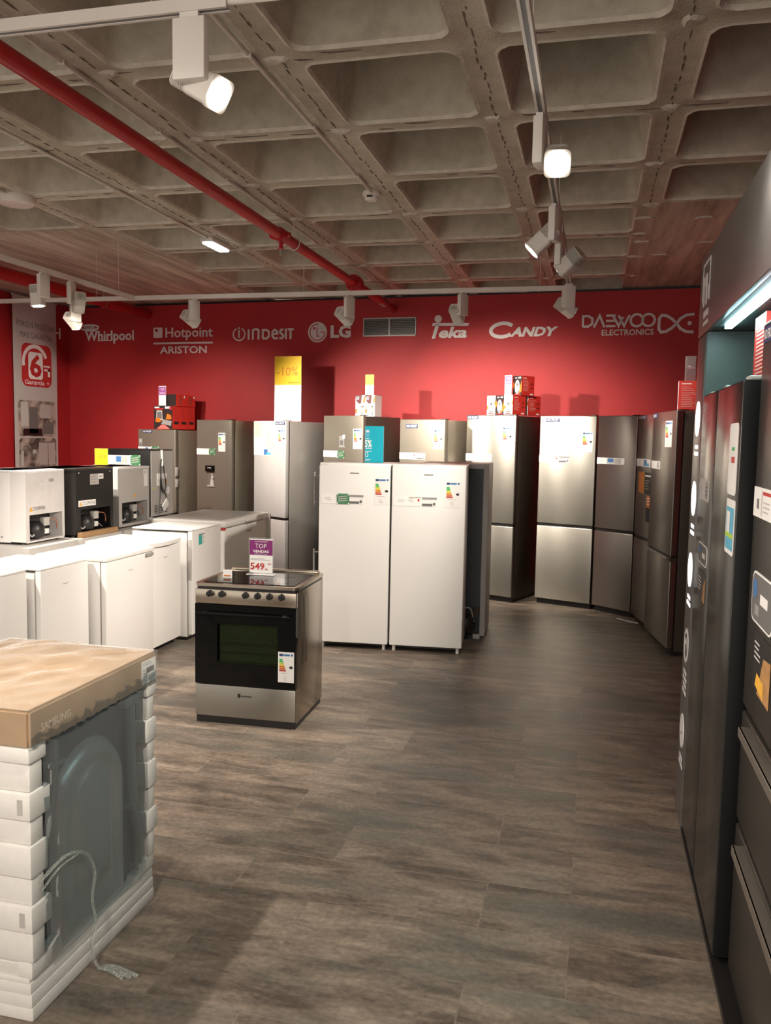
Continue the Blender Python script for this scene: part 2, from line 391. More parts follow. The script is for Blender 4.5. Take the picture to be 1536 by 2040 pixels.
    def stroke(s, pts, w, y0, y1, m, closed=False):
        n = len(pts); P = [Vector(p) for p in pts]; L = []; R = []
        for i in range(n):
            a = P[(i-1) % n] if (closed or i > 0) else None; c = P[(i+1) % n] if (closed or i < n-1) else None
            d1 = (P[i]-a).normalized() if a is not None else None; d2 = (c-P[i]).normalized() if c is not None else None
            if d1 is None: d1 = d2
            if d2 is None: d2 = d1
            n1 = Vector((-d1.y, d1.x)); n2 = Vector((-d2.y, d2.x)); mm = (n1+n2).normalized()
            k = w/2/max(.35, mm.dot(n1)); L.append(P[i]+mm*k); R.append(P[i]-mm*k)
        for i in range(n if closed else n-1):
            j = (i+1) % n
            s.prism([(L[i].x, L[i].y), (L[j].x, L[j].y), (R[j].x, R[j].y), (R[i].x, R[i].y)], y0, y1, m)
        return s
    def build(s, name, parent=None, loc=None, rotz=0, smooth=True, angle=35):
        me = bpy.data.meshes.new(name); s.bm.normal_update(); s.bm.to_mesh(me); s.bm.free()
        for m in s.mats: me.materials.append(m)
        if smooth:
            me.polygons.foreach_set('use_smooth', [True]*len(me.polygons)); me.set_sharp_from_angle(angle=radians(angle))
        o = bpy.data.objects.new(name, me); COL.objects.link(o)
        if parent: o.parent = parent
        if loc is not None: o.location = loc
        o.rotation_euler.z = rotz
        return o
def ell(cx, cz, rx, rz, n=28, a0=0, a1=2*pi): return [(cx+rx*cos(a0+(a1-a0)*i/n), cz+rz*sin(a0+(a1-a0)*i/n)) for i in range(n if abs(a1-a0-2*pi) < 1e-6 else n+1)]
def rrect(x0, x1, z0, z1, r, n=5):
    o = []
    for cx, cz, a in ((x1-r, z1-r, 0), (x0+r, z1-r, pi/2), (x0+r, z0+r, pi), (x1-r, z0+r, 1.5*pi)):
        o += [(cx+r*cos(a+pi/2*i/n), cz+r*sin(a+pi/2*i/n)) for i in range(n+1)]
    return o
def thing(name, label, cat, loc=(0, 0, 0), rotz=0, group=None):
    o = bpy.data.objects.new(name, None); COL.objects.link(o); o.location = loc; o.rotation_euler.z = rotz
    o.empty_display_size = .1
    return tag(o, label, cat, group)
def tag(o, label, cat, group=None):
    o['label'] = label; o['category'] = cat
    if group: o['group'] = group
    return o
def struct(o): o['kind'] = 'structure'; return o
def plab(o, l): o['label'] = l; return o

# ------------------------------------------------------------------ setting
WA, WB = 9.95, -.06           # back wall: y = WA + WB*(x-.95)
WTH = math.atan(WB)
def wally(x): return WA+WB*(x-.95)
ZC = 3.47
XL, XR, Y0, Y1 = -7.11, 1.40, -2.0, 10.6
struct(MB().box(XL-.2, XR+.2, Y0, Y1+.2, -.06, 0, FLOOR).build('floor', smooth=False))
bw = MB(); bw.box(-8.6, .60, 0, .15, 0, 3.432, RED)
struct(bw.build('wall_back', loc=(.95, WA, 0), rotz=WTH, smooth=False))
struct(MB().box(-8.5, .6, .09, .15, 3.432, ZC, BLACK).build('gap_shade_board', loc=(.95, WA, 0), rotz=WTH, smooth=False))  # black board added to darken the gap and stop light leaking over the wall
struct(MB().box(XL-.15, XL, 1.2, 10.5, 0, 3.45, RED).build('wall_left', smooth=False))
struct(MB().box(XR, XR+.15, Y0, 10.0, 0, 3.45, RED).build('wall_right', smooth=False))

# waffle ceiling
def coffer(mb, x0, x1, y0, y1):
    r = .075; hx, hy = .088, .066
    ox0, ox1, oy0, oy1 = x0+hx, x1-hx, y0+hy, y1-hy
    cx, cy = (x0+x1)/2, (y0+y1)/2; n = 6
    op = rrect(ox0, ox1, oy0, oy1, r, n); out = []
    for i, (px, py) in enumerate(op):
        if i % (n+1) == n//2:
            out.append((x1 if px > cx else x0, y1 if py > cy else y0)); continue
        u, v = (px-cx)/((x1-x0)/2), (py-cy)/((y1-y0)/2); k = 1/max(abs(u), abs(v))
        out.append((cx+u*k*(x1-x0)/2, cy+v*k*(y1-y0)/2))
    t = .085; dep = .36
    top = rrect(ox0+t, ox1-t, oy0+t, oy1-t, r, n)
    lip = rrect(ox0+.010, ox1-.010, oy0+.010, oy1-.010, r, n)
    b = mb.bm; ic = mb.mi(CONC)
    fin = rrect(ox0-.016, ox1+.016, oy0-.014, oy1+.014, r+.012, n)
    O = [b.verts.new((p[0], p[1], ZC)) for p in out]; Fn = [b.verts.new((p[0], p[1], ZC)) for p in fin]
    P = [b.verts.new((p[0]+random.uniform(-.002, .002), p[1]+random.uniform(-.002, .002), ZC-random.uniform(.004, .009))) for p in op]
    Lp = [b.verts.new((p[0], p[1], ZC+.012)) for p in lip]
    Tt = [b.verts.new((p[0], p[1], ZC+dep)) for p in top]; N = len(op)
    il = mb.mi(LIPC)
    for A, B, k_ in ((O, Fn, ic), (Fn, P, il), (P, Lp, il), (Lp, Tt, ic)):
        for i in range(N):
            f = b.faces.new((A[i], A[(i+1) % N], B[(i+1) % N], B[i])); f.material_index = k_
    f = b.faces.new(Tt); f.material_index = ic
PX, PY, RX, RY = .897, .915, .32, 6.555
ce = MB(); jn = []
for k in range(-2, 9):
    for j in range(-8, 5):
        x1 = RX-PX*(k-1) if k < 1 else RX-PX*(k-1); x0 = x1-PX; y0 = RY+PY*j; y1 = y0+PY
        if x0 > 1.45 or x1 < -7.3: continue
        if y0 >= RY-.01 and (x1 <= RX-PX*5+.01 or x0 >= RX-.01): continue
        coffer(ce, x0, x1, y0, y1)
for v in ce.bm.verts: v.co.x = max(XL-.1, min(XR+.1, v.co.x))
# crumbled centre joints along the ribs and mortar lumps at their crossings
for k in range(-1, 6):
    x = RX-PX*k; y = RY-8*PY
    while y < (RY+3.6*PY if k < 5 and k > 0 else RY):
        w = random.uniform(.002, .006); L = random.uniform(.03, .11); dx = random.uniform(-.010, .010)
        ce.prismz([(x+dx-w, y), (x+dx+w*.6, y+L*.3), (x+dx-w*.3, y+L), (x+dx-w*1.6, y+L*.6)], ZC-.003, ZC+.001, JOINT)
        y += L+random.uniform(.0, .05)
for j in range(-5, 5):
    y = RY+PY*j
    x = XL if j <= 0 else RX-PX*5
    while x < (1.3 if j <= 0 else RX):
        L = random.uniform(.06, .22)
        if random.random() < .5:
            dy = random.uniform(-.03, .03); w = random.uniform(.003, .009)
            ce.prismz([(x, y+dy-w), (x+L*.6, y+dy-w*.4), (x+L, y+dy+w*.5), (x+L*.3, y+dy+w)], ZC-.003, ZC+.001, JOINT)
        x += L+random.uniform(.05, .2)
    for k in range(-1, 6):
        if random.random() < .72 and not (j > 0 and (k < 0 or k > 5)):
            cx, cy = RX-PX*k+random.uniform(-.03, .03), y+random.uniform(-.03, .03)
            n = 9; a0 = random.random()
            rx, ry = random.uniform(.05, .085), random.uniform(.03, .055)
            pts = [(cx+rx*random.uniform(.7, 1.2)*cos(a0+2*pi*i/n), cy+ry*random.uniform(.7, 1.2)*sin(a0+2*pi*i/n)) for i in range(n)]
            b = bmesh.new(); A = [b.verts.new((p[0], p[1], ZC+.002)) for p in pts]
            B = [b.verts.new((cx+(p[0]-cx)*.6, cy+(p[1]-cy)*.6, ZC-random.uniform(.008, .02))) for p in pts]
            b.faces.new(B[::-1])
            for i in range(n): b.faces.new((A[i], B[i], B[(i+1) % n], A[(i+1) % n]))
            bmesh.ops.recalc_face_normals(b, faces=b.faces); ce.merge(b, MORTAR)
struct(ce.build('ceiling', smooth=True, angle=28))
sl = MB()
sl.box(XL-.1, RX-PX*5, RY-.02, 10.75, ZC-.004, ZC+.2, SLAB)
sl.box(RX, XR+.1, RY-.02, 10.75, ZC-.004, ZC+.2, SLAB)
for (x, y) in ((.30, 6.95), (.75, 7.0), (.33, 7.75), (.86, 7.85), (.52, 8.3)):
    sl.prismz([(x-.06, y-.02), (x+.05, y-.03), (x+.08, y+.01), (x, y+.035), (x-.07, y+.02)], ZC-.016, ZC, MORTAR)
struct(sl.build('ceiling', smooth=False))
struct(MB().box(RX-PX*5, RX, RY+3.5*PY, 10.75, ZC+.31, ZC+.4, CONC).build('ceiling', smooth=False))

# ------------------------------------------------------------------ light tracks and spots
ZT = 3.0
def track(label, p0, p1):
    p0, p1 = Vector(p0), Vector(p1); L = (p1-p0).length; a = atan2(p1.y-p0.y, p1.x-p0.x)
    t = thing('lighting_track', label, 'light track', (p0.x, p0.y, ZT), a, 'suspended lighting tracks')
    m = MB(); m.box(0, L, -.018, .018, .004, .036, TRACKW)
    m.box(0, L, -.018, -.008, -.002, .004, TRACKW); m.box(0, L, .008, .018, -.002, .004, TRACKW)
    m.build('rail', t, smooth=False)
    MB().box(0, L, -.0079, .0079, .0005, .0038, DGREY).build('conductor_slot', t, smooth=False)
    n = max(2, int(L/1.5))
    for i in range(n):
        x = .25+(L-.5)*i/(n-1)
        MB().cyl((x, 0, .036), (x, 0, ZC-ZT), .0022, GALV, seg=6).build('hanger_wire', t)
    return t
track('white track along the red wall carrying four tilted spots', (-7.05, 7.35), (-.25, 7.35))
track('white track on the right running away towards the red wall', (-.25, .6), (-.25, 7.33))
track('white track on the left running away to the red wall with a pair of spots', (-4.3, 1.5), (-4.3, 7.33))
track('white track crossing the top left corner with one big lit spot', (-4.28, 2.42), (-1.10, 2.42))
c = MB(); c.cyl((-1.10, 2.42, ZT+.02), (-.27, 2.42, ZT+.02), .011, TRACKW)
tag(c.build('track_feed_tube'), 'thin white tube linking the front track to the right-hand track', 'cable tube')

def spot(label, x, y, aim, yaw, side=1, watts=SPOT_W, angle=62, lens=LENS, group='white track spotlights', swing=0.0, lamp=True):
    """box under the track with a ribbed tilting head beside it"""
    t = thing('track_spotlight', label, 'spotlight', (x, y, ZT), yaw, group)
    m = MB(); m.box(-.052, .052, -.019, .019, -.195, -.018, LAMPW, .004)
    m.box(-.03, .03, -.014, .014, -.018, -.002, LAMPW)
    m.build('driver_box', t)
    d = Vector(aim).normalized(); d.rotate(Matrix.Rotation(-yaw, 3, 'Z'))
    q = d.to_track_quat('-Z', 'Y').to_matrix().to_4x4()
    c = Vector((0, side*.068, -.178))
    M = Matrix.Translation(c) @ q
    h = MB()
    R = Matrix(((1, 0, 0, 0), (0, 0, 1, 0), (0, 1, 0, 0), (0, 0, 0, 1)))
    rr = rrect(-.047, .047, -.047, .047, .02)
    h.prism(rr, -.075, .015, LAMPW, M @ R)
    h.prism(rrect(-.05, .05, -.05, .05, .022), -.083, -.072, LAMPW, M @ R)
    for i in range(8):
        z = .018+i*.0075
        h.prism(rrect(-.046, .046, -.046, .046, .02), z, z+.0035, LAMPW, M @ R)
    h.prism(rrect(-.02, .02, -.02, .02, .008), .015, .082, LAMPW, M @ R)
    h.prism(rrect(-.046, .046, -.046, .046, .02), .077, .082, LAMPW, M @ R)
    hd = h.build('lamp_head', t)
    MB().prism(ell(0, 0, .043, .043), -.0855, -.083, lens, M @ R).build('lens', hd)
    MB().cyl((0, side*.018, -.178), (0, side*.03, -.178), .014, LAMPW).build('pivot', t)
    if lamp:
        pos = M @ Vector((0, 0, -.105))
        spot_light('spot_lamp', pos, d, watts, angle, .75, t, .035)
    return t
# front track, right track, back track, left track
spot('large white spot on the front track at the top left, lens glowing sideways', -1.221, 2.42, (.80, -.20, -.50), 0, 1, 70, 80)
spot('blazing white spot on the right track, lens facing the camera', -.25, 3.42, (.06, -.86, -.42), radians(82), -1, 110, 80)
spot('lit white spot second along the right track, tilted down to the left', -.25, 4.70, (-.72, -.05, -.70), radians(70), 1, 230, 75)
spot('white spot third along the right track, head turned to the right', -.25, 5.35, (-.72, .35, -.62), radians(75), -1, 230, 70, LENSDIM)
spot('white spot at the far end of the right track near the wall corner', -.25, 7.05, (.80, .40, -.55), radians(20), 1, 110, 70, LENSDIM)
BX = {'first': -4.935, 'second': -3.68, 'third': -2.17, 'fourth': -1.15}
for (n, x), aim, w in zip(BX.items(), ((.05, .78, -.50), (.45, .74, -.50), (.36, .76, -.46), (.15, .76, -.50)), (170, 330, 290, 140)):
    w_ = {'first': 'in front of the lettering with the oval emblem', 'second': 'above the two-line lettering on the wall', 'third': 'left of the wall grille', 'fourth': 'above the lettering with a ball on its T'}[n]
    spot('white tilted spot on the back track ' + w_, x, 7.35, aim, radians(58), 1, w, 78, LENSDIM)
spot('nearer white spot of the pair on the left track, glowing underneath', -4.3, 5.98, (.10, .02, -1.0), radians(80), 1, 260, 85)
spot('farther white spot of the pair on the left track', -4.3, 6.35, (-.55, .62, -.55), radians(100), -1, 300, 85, LENSDIM)
spot('white spot on the left track above the washing machines, out of view', -4.3, 3.6, (.35, .35, -.85), radians(90), 1, 260, 85)
spot('white spot on the front track added out of view to light the packed washing machine lid', -2.40, 2.42, (.55, -.02, -.83), 0, 1, 130, 80)  # unseen spot added to brighten the cardboard lid
spot('white spot on the right track added out of view to light the washing machine back', -.25, 1.55, (-.80, .42, -.52), radians(80), 1, 130, 75)  # unseen spot added to brighten the machine's back from the right

# ------------------------------------------------------------------ pipes, conduits, detectors
px, pz = -2.43, 3.295
t = thing('sprinkler_pipe', 'long red fire pipe running across the ceiling into the wall near the grille', 'pipe', (px, 0, pz))
MB().cyl((0, 1.2, 0), (0, wally(px)+.02, 0), .041, PIPERED, seg=24).build('pipe_run', t)
m = MB(); m.cyl((0, 6.27, 0), (0, 6.39, 0), .053, PIPERED, seg=20); m.cyl((-.075, 6.33, 0), (.075, 6.33, 0), .02, PIPERED); m.cyl((-.062, 6.31, .0), (-.062, 6.35, 0), .03, PIPERED)
m.build('coupling', t)
m = MB(); m.cyl((0, 6.33, -.04), (0, 6.33, -.10), .016, PIPERED); m.cyl((0, 6.33, -.10), (0, 6.33, -.105), .026, PIPERED); m.cyl((0, 6.33, -.105), (0, 6.33, -.15), .008, CHROME)
m.build('sprinkler_head', t)
m = MB(); m.cyl((0, 8.36, 0), (0, 8.40, 0), .085, PIPERED, seg=20); m.cyl((0, 8.42, 0), (0, 8.46, 0), .085, PIPERED, seg=20)
for i in range(8):
    a = 2*pi*i/8; m.cyl((.066*cos(a), 8.33, .066*sin(a)), (.066*cos(a), 8.49, .066*sin(a)), .008, PIPERED, seg=6)
m.build('flange', t)
m = MB(); m.tube([(.05*sin(2*pi*i/16), 6.62, .012+.062*cos(2*pi*i/16)) for i in range(17)], .005, GALV, 6); m.cyl((0, 6.62, .074), (0, 6.62, ZC-pz), .005, GALV, seg=6)
m.build('hanger_ring', t)
m = MB(); m.tube([(.045*sin(2*pi*i/16), 9.55, .008+.05*cos(2*pi*i/16)) for i in range(17)], .006, CHROME, 6); m.tube([(.045*sin(2*pi*i/16), 9.66, .008+.05*cos(2*pi*i/16)) for i in range(17)], .006, CHROME, 6)
m.build('hanger_ring', t)
px, pz = -5.86, 3.32
t = thing('sprinkler_pipe', 'thick red pipe along the left wall above the hanging banner', 'pipe', (px, 0, pz))
MB().cyl((0, 3.0, 0), (0, wally(px)+.02, 0), .066, PIPERED, seg=24).build('pipe_run', t)
m = MB(); m.tube([(.07*sin(2*pi*i/16), 9.3, .01+.078*cos(2*pi*i/16)) for i in range(17)], .006, CHROME, 6); m.cyl((0, 9.3, .085), (0, 9.3, ZC-pz-.004), .005, GALV, seg=6)
m.build('hanger_ring', t)
def conduit(label, x, y0, y1, z=None, r=.011):
    z = ZC-r-.004 if z is None else z
    m = MB(); m.cyl((0, y0, 0), (0, y1, 0), r, GALV, seg=10)
    y = y0+.3
    while y < y1: m.box(-r*1.5, r*1.5, y-.008, y+.008, -r*1.25, r+.003, GALV, .002); y += .9
    o = m.build('electrical_conduit', loc=(x, 0, z)); tag(o, label, 'conduit', 'conduits along the ribs')
conduit('thin conduit along a rib ending at the smoke detector', -1.585, 2.5, 5.86)
conduit('thin conduit along a rib just right of the long red pipe', -2.47, 1.5, 7.35)
conduit('thin conduit along a rib ending at the small lit panel', -3.36, 1.5, 6.96)
conduit('thin conduit ending at the round white disc on the left', -4.2, 2.5, 5.42)
t = thing('smoke_detector', 'small round white smoke detector under the ceiling rib', 'smoke detector', (-1.60, 5.93, ZC))
MB().lathe([(.062, 0), (.066, -.012), (.062, -.028), (.05, -.03), (.047, -.05), (.036, -.06), (.02, -.062)], (0, 0, 0), LAMPW).build('housing', t)
MB().box(-.02, .02, -.052, -.046, -.046, -.034, BLACK).build('sensor_window', t)
MB().box(-.035, .035, -.06, -.02, -.012, 0, LAMPW).build('cable_box', t)
t = thing('ceiling_access_point', 'wide round white disc under the ceiling at the left edge', 'ceiling disc', (-4.215, 5.56, ZC))
MB().lathe([(.125, 0), (.13, -.01), (.128, -.05), (.118, -.064), (.08, -.068)], (0, 0, 0), LAMPW, 32).build('housing', t)
MB().lathe([(.03, -.068), (.03, -.069), (.02, -.07)], (0, 0, 0), WHITE2, 20).build('centre_cap', t)
t = thing('emergency_light', 'small glowing oblong light panel under a ceiling rib', 'ceiling light', (-3.37, 7.16, ZC))
MB().box(-.062, .062, -.2, .2, -.045, 0, LAMPW, .012).build('housing', t)
MB().prismz(rrect(-.05, .05, -.185, .185, .02), -.058, -.045, EMERG).build('diffuser', t)

# ------------------------------------------------------------------ lettering on the wall
def sign(name, label, x, z, fn, cat='wall sign', group=None):
    """x is the distance along the back wall from x=.95"""
    m = MB(); fn(m)
    o = m.build(name, loc=(.95+x*cos(WTH)+.001*sin(WTH), WA+x*sin(WTH)-.001*cos(WTH), z), rotz=WTH, smooth=False)
    tag(o, label, cat, group)
    return o
D = .004
def sg_wh(m):
    x0 = -7.424
    m.text('Whirlpool', -7.809-x0, -7.039-x0, 2.941-3.05, 3.118-3.05, 0, LETTER, .024, 0, D)
    for a, b, c in ((-.39, -.31, .066), (-.27, -.20, .066)): m.box(a, b, -D, 0, c-.006, c+.006, LETTER)
    for a in (-.163, -.115, -.052, .005): m.box(a-.022, a+.022, -D, 0, -.070, -.060, LETTER)
    m.stroke(ell(-.318, .114, .145, .034, 40), .022, -D, 0, LETTER, True)
    m.prism(ell(-.318, .114, .085, .022), -D, 0, INKGREY)
    m.text('WPC', -.366, -.271, .101, .127, -D-.001, REDINK, .02)
sign('wall_lettering', 'white serif lettering with a small oval emblem, right of the banner', -7.424, 3.05, sg_wh, group='brand lettering on the red wall')
def sg_ho(m):
    x0 = -6.294
    m.prism(rrect(-6.736-x0, -6.599-x0, -.043, .092, .015), -D, 0, LETTER)
    m.prism(ell(-6.69-x0, .055, .021, .021), -D-.002, -D, RED)
    m.text('Hotpoint', -6.553-x0, -5.852-x0, 2.969-3.05, 3.138-3.05, 0, LETTER, .012, 0, D)
    m.box(-6.737-x0, -5.852-x0, -D, 0, 2.922-3.05, 2.945-3.05, LETTER)
    m.text('ARISTON', -6.638-x0, -5.94-x0, 2.797-3.05, 2.894-3.05, 0, LETTER, .02, 0, D)
sign('wall_lettering', 'white two-line lettering with a dotted square and an underline', -6.294, 3.05, sg_ho, group='brand lettering on the red wall')
def sg_in(m):
    x0 = -5.16
    m.stroke(ell(-5.471-x0, -.017, .083, .078, 30, radians(115), radians(425)), .017, -D, 0, LETTER)
    m.box(-5.482-x0, -5.460-x0, -D, 0, -.062, .035, LETTER); m.prism(ell(-5.471-x0, .06, .013, .013), -D, 0, LETTER)
    # letter strokes: I n D e s I T
    w = .026; z0, z1 = -.088, .042
    def st(p): m.stroke(p, w, -D, 0, LETTER)
    X = -5.335-x0
    st([(X, z0), (X, z1)])
    st([(X+.06, z0), (X+.06, z1-.012), (X+.085, z1), (X+.115, z1), (X+.14, z1-.012), (X+.14, z0)])
    st([(X+.20, z0+.012), (X+.20, z1-.012), (X+.255, z1-.012), (X+.285, z1-.035), (X+.285, z0+.035), (X+.255, z0+.012), (X+.20, z0+.012)])
    st([(X+.335, (z0+z1)/2), (X+.405, (z0+z1)/2+.005), (X+.395, z1-.025), (X+.36, z1-.012), (X+.335, z1-.04), (X+.335, z0+.04), (X+.36, z0+.012), (X+.41, z0+.012)])
    st([(X+.485, z1-.012), (X+.455, z1-.012), (X+.438, z1-.04), (X+.455, (z0+z1)/2+.006), (X+.475, (z0+z1)/2-.006), (X+.488, z0+.04), (X+.47, z0+.012), (X+.432, z0+.012)])
    st([(X+.522, z0), (X+.522, z1)])
    st([(X+.585, z0), (X+.585, z1-.01)]); m.box(X+.545, X+.628, -D, 0, z1-.022, z1+.004, LETTER)
sign('wall_lettering', 'white square-drawn lettering beside an i in a ring', -5.16, 3.05, sg_in, group='brand lettering on the red wall')
def sg_lg(m):
    x0 = -4.225
    cx, cz = -4.384-x0, -.011
    m.prism(ell(cx, cz, .127, .127, 40), -D, 0, LETTER)
    w = .012; r = .1
    m.stroke([(cx+r*cos(a), cz+r*sin(a)) for a in [radians(80+280*i/30) for i in range(31)]], w, -D-.002, -D, REDINK)
    m.stroke([(cx+r, cz), (cx+.04, cz)], w, -D-.002, -D, REDINK)
    m.stroke([(cx-.005, cz+.062), (cx-.005, cz-.05), (cx+.03, cz-.05)], w, -D-.002, -D, REDINK)
    m.prism(ell(cx-.042, cz+.048, .016, .016), -D-.002, -D, REDINK)
    m.text('LG', -4.207-x0, -3.939-x0, 2.963-3.05, 3.121-3.05, 0, LETTER, .045, 0, D)
sign('wall_lettering', 'round winking-face emblem with two heavy letters left of the grille', -4.225, 3.05, sg_lg, group='brand lettering on the red wall')
def sg_te(m):
    x0 = -2.68
    m.prism([(-2.906-x0, .038), (-2.465-x0, .028), (-2.451-x0, .06), (-2.896-x0, .07)], -D, 0, LETTER)
    m.prism(ell(-2.832-x0, .117, .045, .045), -D, 0, LETTER)
    m.prism([(-2.905-x0, -.115), (-2.865-x0, -.115), (-2.815-x0, .05), (-2.862-x0, .05)], -D, 0, LETTER)
    m.text('eka', -2.82-x0, -2.475-x0, -.112, .022, 0, LETTER, .035, .2, D)
sign('wall_lettering', 'white slanted lettering with a ball above its long-barred T', -2.68, 3.05, sg_te, group='brand lettering on the red wall')
def sg_ca(m):
    x0 = -1.81; cx, cz = -2.055-x0, -.03
    m.stroke([(cx+.135*cos(a)+.18*(.08*sin(a)), cz+.078*sin(a)) for a in [radians(38+285*i/26) for i in range(27)]], .042, -D, 0, LETTER)
    m.text('ANDY', -1.965-x0, -1.408-x0, -.11, 0.0, 0, LETTER, .045, .28, D)
sign('wall_lettering', 'white heavy italic lettering with a big round first letter', -1.81, 3.05, sg_ca, group='brand lettering on the red wall')
def sg_da(m):
    x0 = -.54; z0, z1 = -.010, .108; w = .025
    def st(p, c=False): m.stroke(p, w, -D, 0, LETTER, c)
    X = -1.146-x0
    st([(X+.012, z0), (X+.012, z1), (X+.07, z1), (X+.115, z1-.03), (X+.115, z0+.03), (X+.07, z0), (X+.012, z0)], False)
    st([(X+.135, z0-.01), (X+.195, z1), (X+.25, z0-.01)])
    for z in (z0, (z0+z1)/2, z1): m.box(X+.265, X+.37, -D, 0, z-.012, z+.012, LETTER)
    st([(X+.34, z1), (X+.405, z0), (X+.45, z1-.02)]); st([(X+.40, z1), (X+.465, z0), (X+.52, z1)])
    st(ell(X+.60, (z0+z1)/2, .066, .066, 30), True); st(ell(X+.725, (z0+z1)/2, .066, .066, 30), True)
    m.text('ELECTRONICS', -.923-x0, -.361-x0, 2.936-3.05, 3.002-3.05, 0, LETTER, .016, 0, D)
    E = -.323-x0
    st2 = lambda p: m.stroke(p, .03, -D, 0, LETTER)
    st2([(E+.20, .005), (E+.15, .055), (E+.09, .092), (E+.04, .098), (E+.015, .06), (E+.015, -.05), (E+.04, -.088), (E+.09, -.082), (E+.15, -.045), (E+.20, .005)])
    st2([(E+.38, .102), (E+.30, .095), (E+.24, .06), (E+.20, .005), (E+.24, -.05), (E+.30, -.085), (E+.38, -.092)])
    m.prism(ell(E+.335, .005, .022, .022), -D, 0, LETTER)
sign('wall_lettering', 'white wide lettering in two lines with a fish-like emblem at the right', -.54, 3.05, sg_da, group='brand lettering on the red wall')
m = MB(); m.text('BOSCH', -.385, .45, -.075, .075, 0, LETTER, .02, 0, D)
tag(m.build('wall_lettering', loc=(XL+.002, 9.785, 3.065), rotz=pi/2, smooth=False), 'white lettering mostly hidden behind the hanging banner', 'wall sign', 'brand lettering on the red wall')

# wall grille
t = thing('wall_grille', 'oblong metal air grille high on the red wall', 'air grille', (.95-3.44*cos(WTH), WA-3.44*sin(WTH), 2.972), WTH)
W_, H_ = .338, .225
m = MB(); m.box(-W_, W_, -.012, 0, 0, .016, LGREY); m.box(-W_, W_, -.012, 0, H_-.016, H_, LGREY)
m.box(-W_, -W_+.012, -.012, 0, 0, H_, LGREY); m.box(W_-.012, W_, -.012, 0, 0, H_, LGREY); m.box(-.009, .009, -.014, 0, .016, H_-.016, LGREY)
m.build('frame', t, smooth=False)
MB().box(-W_+.012, W_-.012, -.003, 0, .016, H_-.016, BLACK).build('dark_backing', t, smooth=False)
for i in range(9):
    z = .032+i*.0205
    m = MB(); R = Matrix.Translation((0, -.007, z)) @ Matrix.Rotation(radians(35), 4, 'X'); m.box(-W_+.012, W_-.012, -.005, .005, -.001, .001, LGREY, M=R)
    m.build('louvre', t, smooth=False)

# hanging banner by the left wall
t = thing('banner', 'tall pale hanging banner with a red 6 badge and two brown photographs', 'banner', (XL+.06, 9.625, 1.25), pi/2)
W_ = .435
m = MB(); m.box(-W_, W_, 0, .004, 0, 2.17, mat('banner_cloth', (.50, .47, .45), .7, var=.03))
m.text('PORQUE PROCURA', -.372, .395, 1.79, 1.875, -.001, DGREY, 0)
m.text('MAIS GARANTIA,', -.30, .34, 1.655, 1.74, -.001, DGREY, 0)
m.box(-.24, .18, -.001, 0, .995, .998, INKGREY)
m.build('banner_cloth', t, smooth=False)
m = MB(); m.prism(rrect(-.285, .315, 1.06, 1.605, .10), -.004, 0, REDINK)
m.stroke([(-.02+.235*cos(a), 1.36+.215*sin(a)) for a in [radians(22+170*i/22) for i in range(23)]], .05, -.006, -.004, PAPER)
m.prism(rrect(-.16, .13, 1.155, 1.50, .05), -.0075, -.006, PAPER)
m.text('6', -.135, .105, 1.18, 1.475, -.0085, REDINK, .03)
m.box(.15, .28, -.006, -.004, 1.325, 1.345, PAPER); m.box(.16, .28, -.006, -.004, 1.275, 1.30, PAPER); m.box(.235, .28, -.006, -.004, 1.205, 1.30, PAPER)
m.text('Garantia', -.235, .16, 1.085, 1.145, -.006, PAPER, .01); m.text('+', .21, .255, 1.095, 1.135, -.006, PAPER, .02)
m.build('red_badge', t, smooth=False)
m = MB(); m.prism(rrect(-.37, .39, .42, .88, .05), -.003, 0, photo_mat('sepia_photo', 3.0))
for a, b, c, d, k in ((-.32, -.18, .55, .86, INKGREY), (-.16, .02, .46, .80, DGREY), (.06, .30, .66, .84, LGREY), (-.28, .1, .43, .52, BLACK), (.12, .34, .45, .60, DGREY)): m.prism(rrect(a, b, c, d, .02), -.004, -.003, k)
m.build('printed_photo', t, smooth=False)
m = MB(); m.prism(rrect(-.36, .39, .02, .40, .05), -.003, 0, photo_mat('sepia_photo_dim', 8.0))
for a, b, c, d, k in ((.03, .21, .05, .34, LGREY), (.22, .37, .05, .34, LGREY), (.03, .37, .34, .355, DGREY), (.212, .218, .05, .34, BLACK), (.08, .084, .06, .33, GREY), (-.33, -.28, .04, .24, INKGREY), (-.1, -.03, .2, .25, INKGREY)): m.box(a, b, -.004, -.003, c, d, k)
m.build('printed_photo', t, smooth=False)
MB().cyl((-W_-.01, .002, 2.175), (W_+.01, .002, 2.175), .012, LGREY, seg=10).build('top_rod', t)
for x in (-.3, .3): MB().cyl((x, .002, 2.18), (x, .002, ZC-1.26), .002, GALV, seg=6).build('hanging_cord', t)

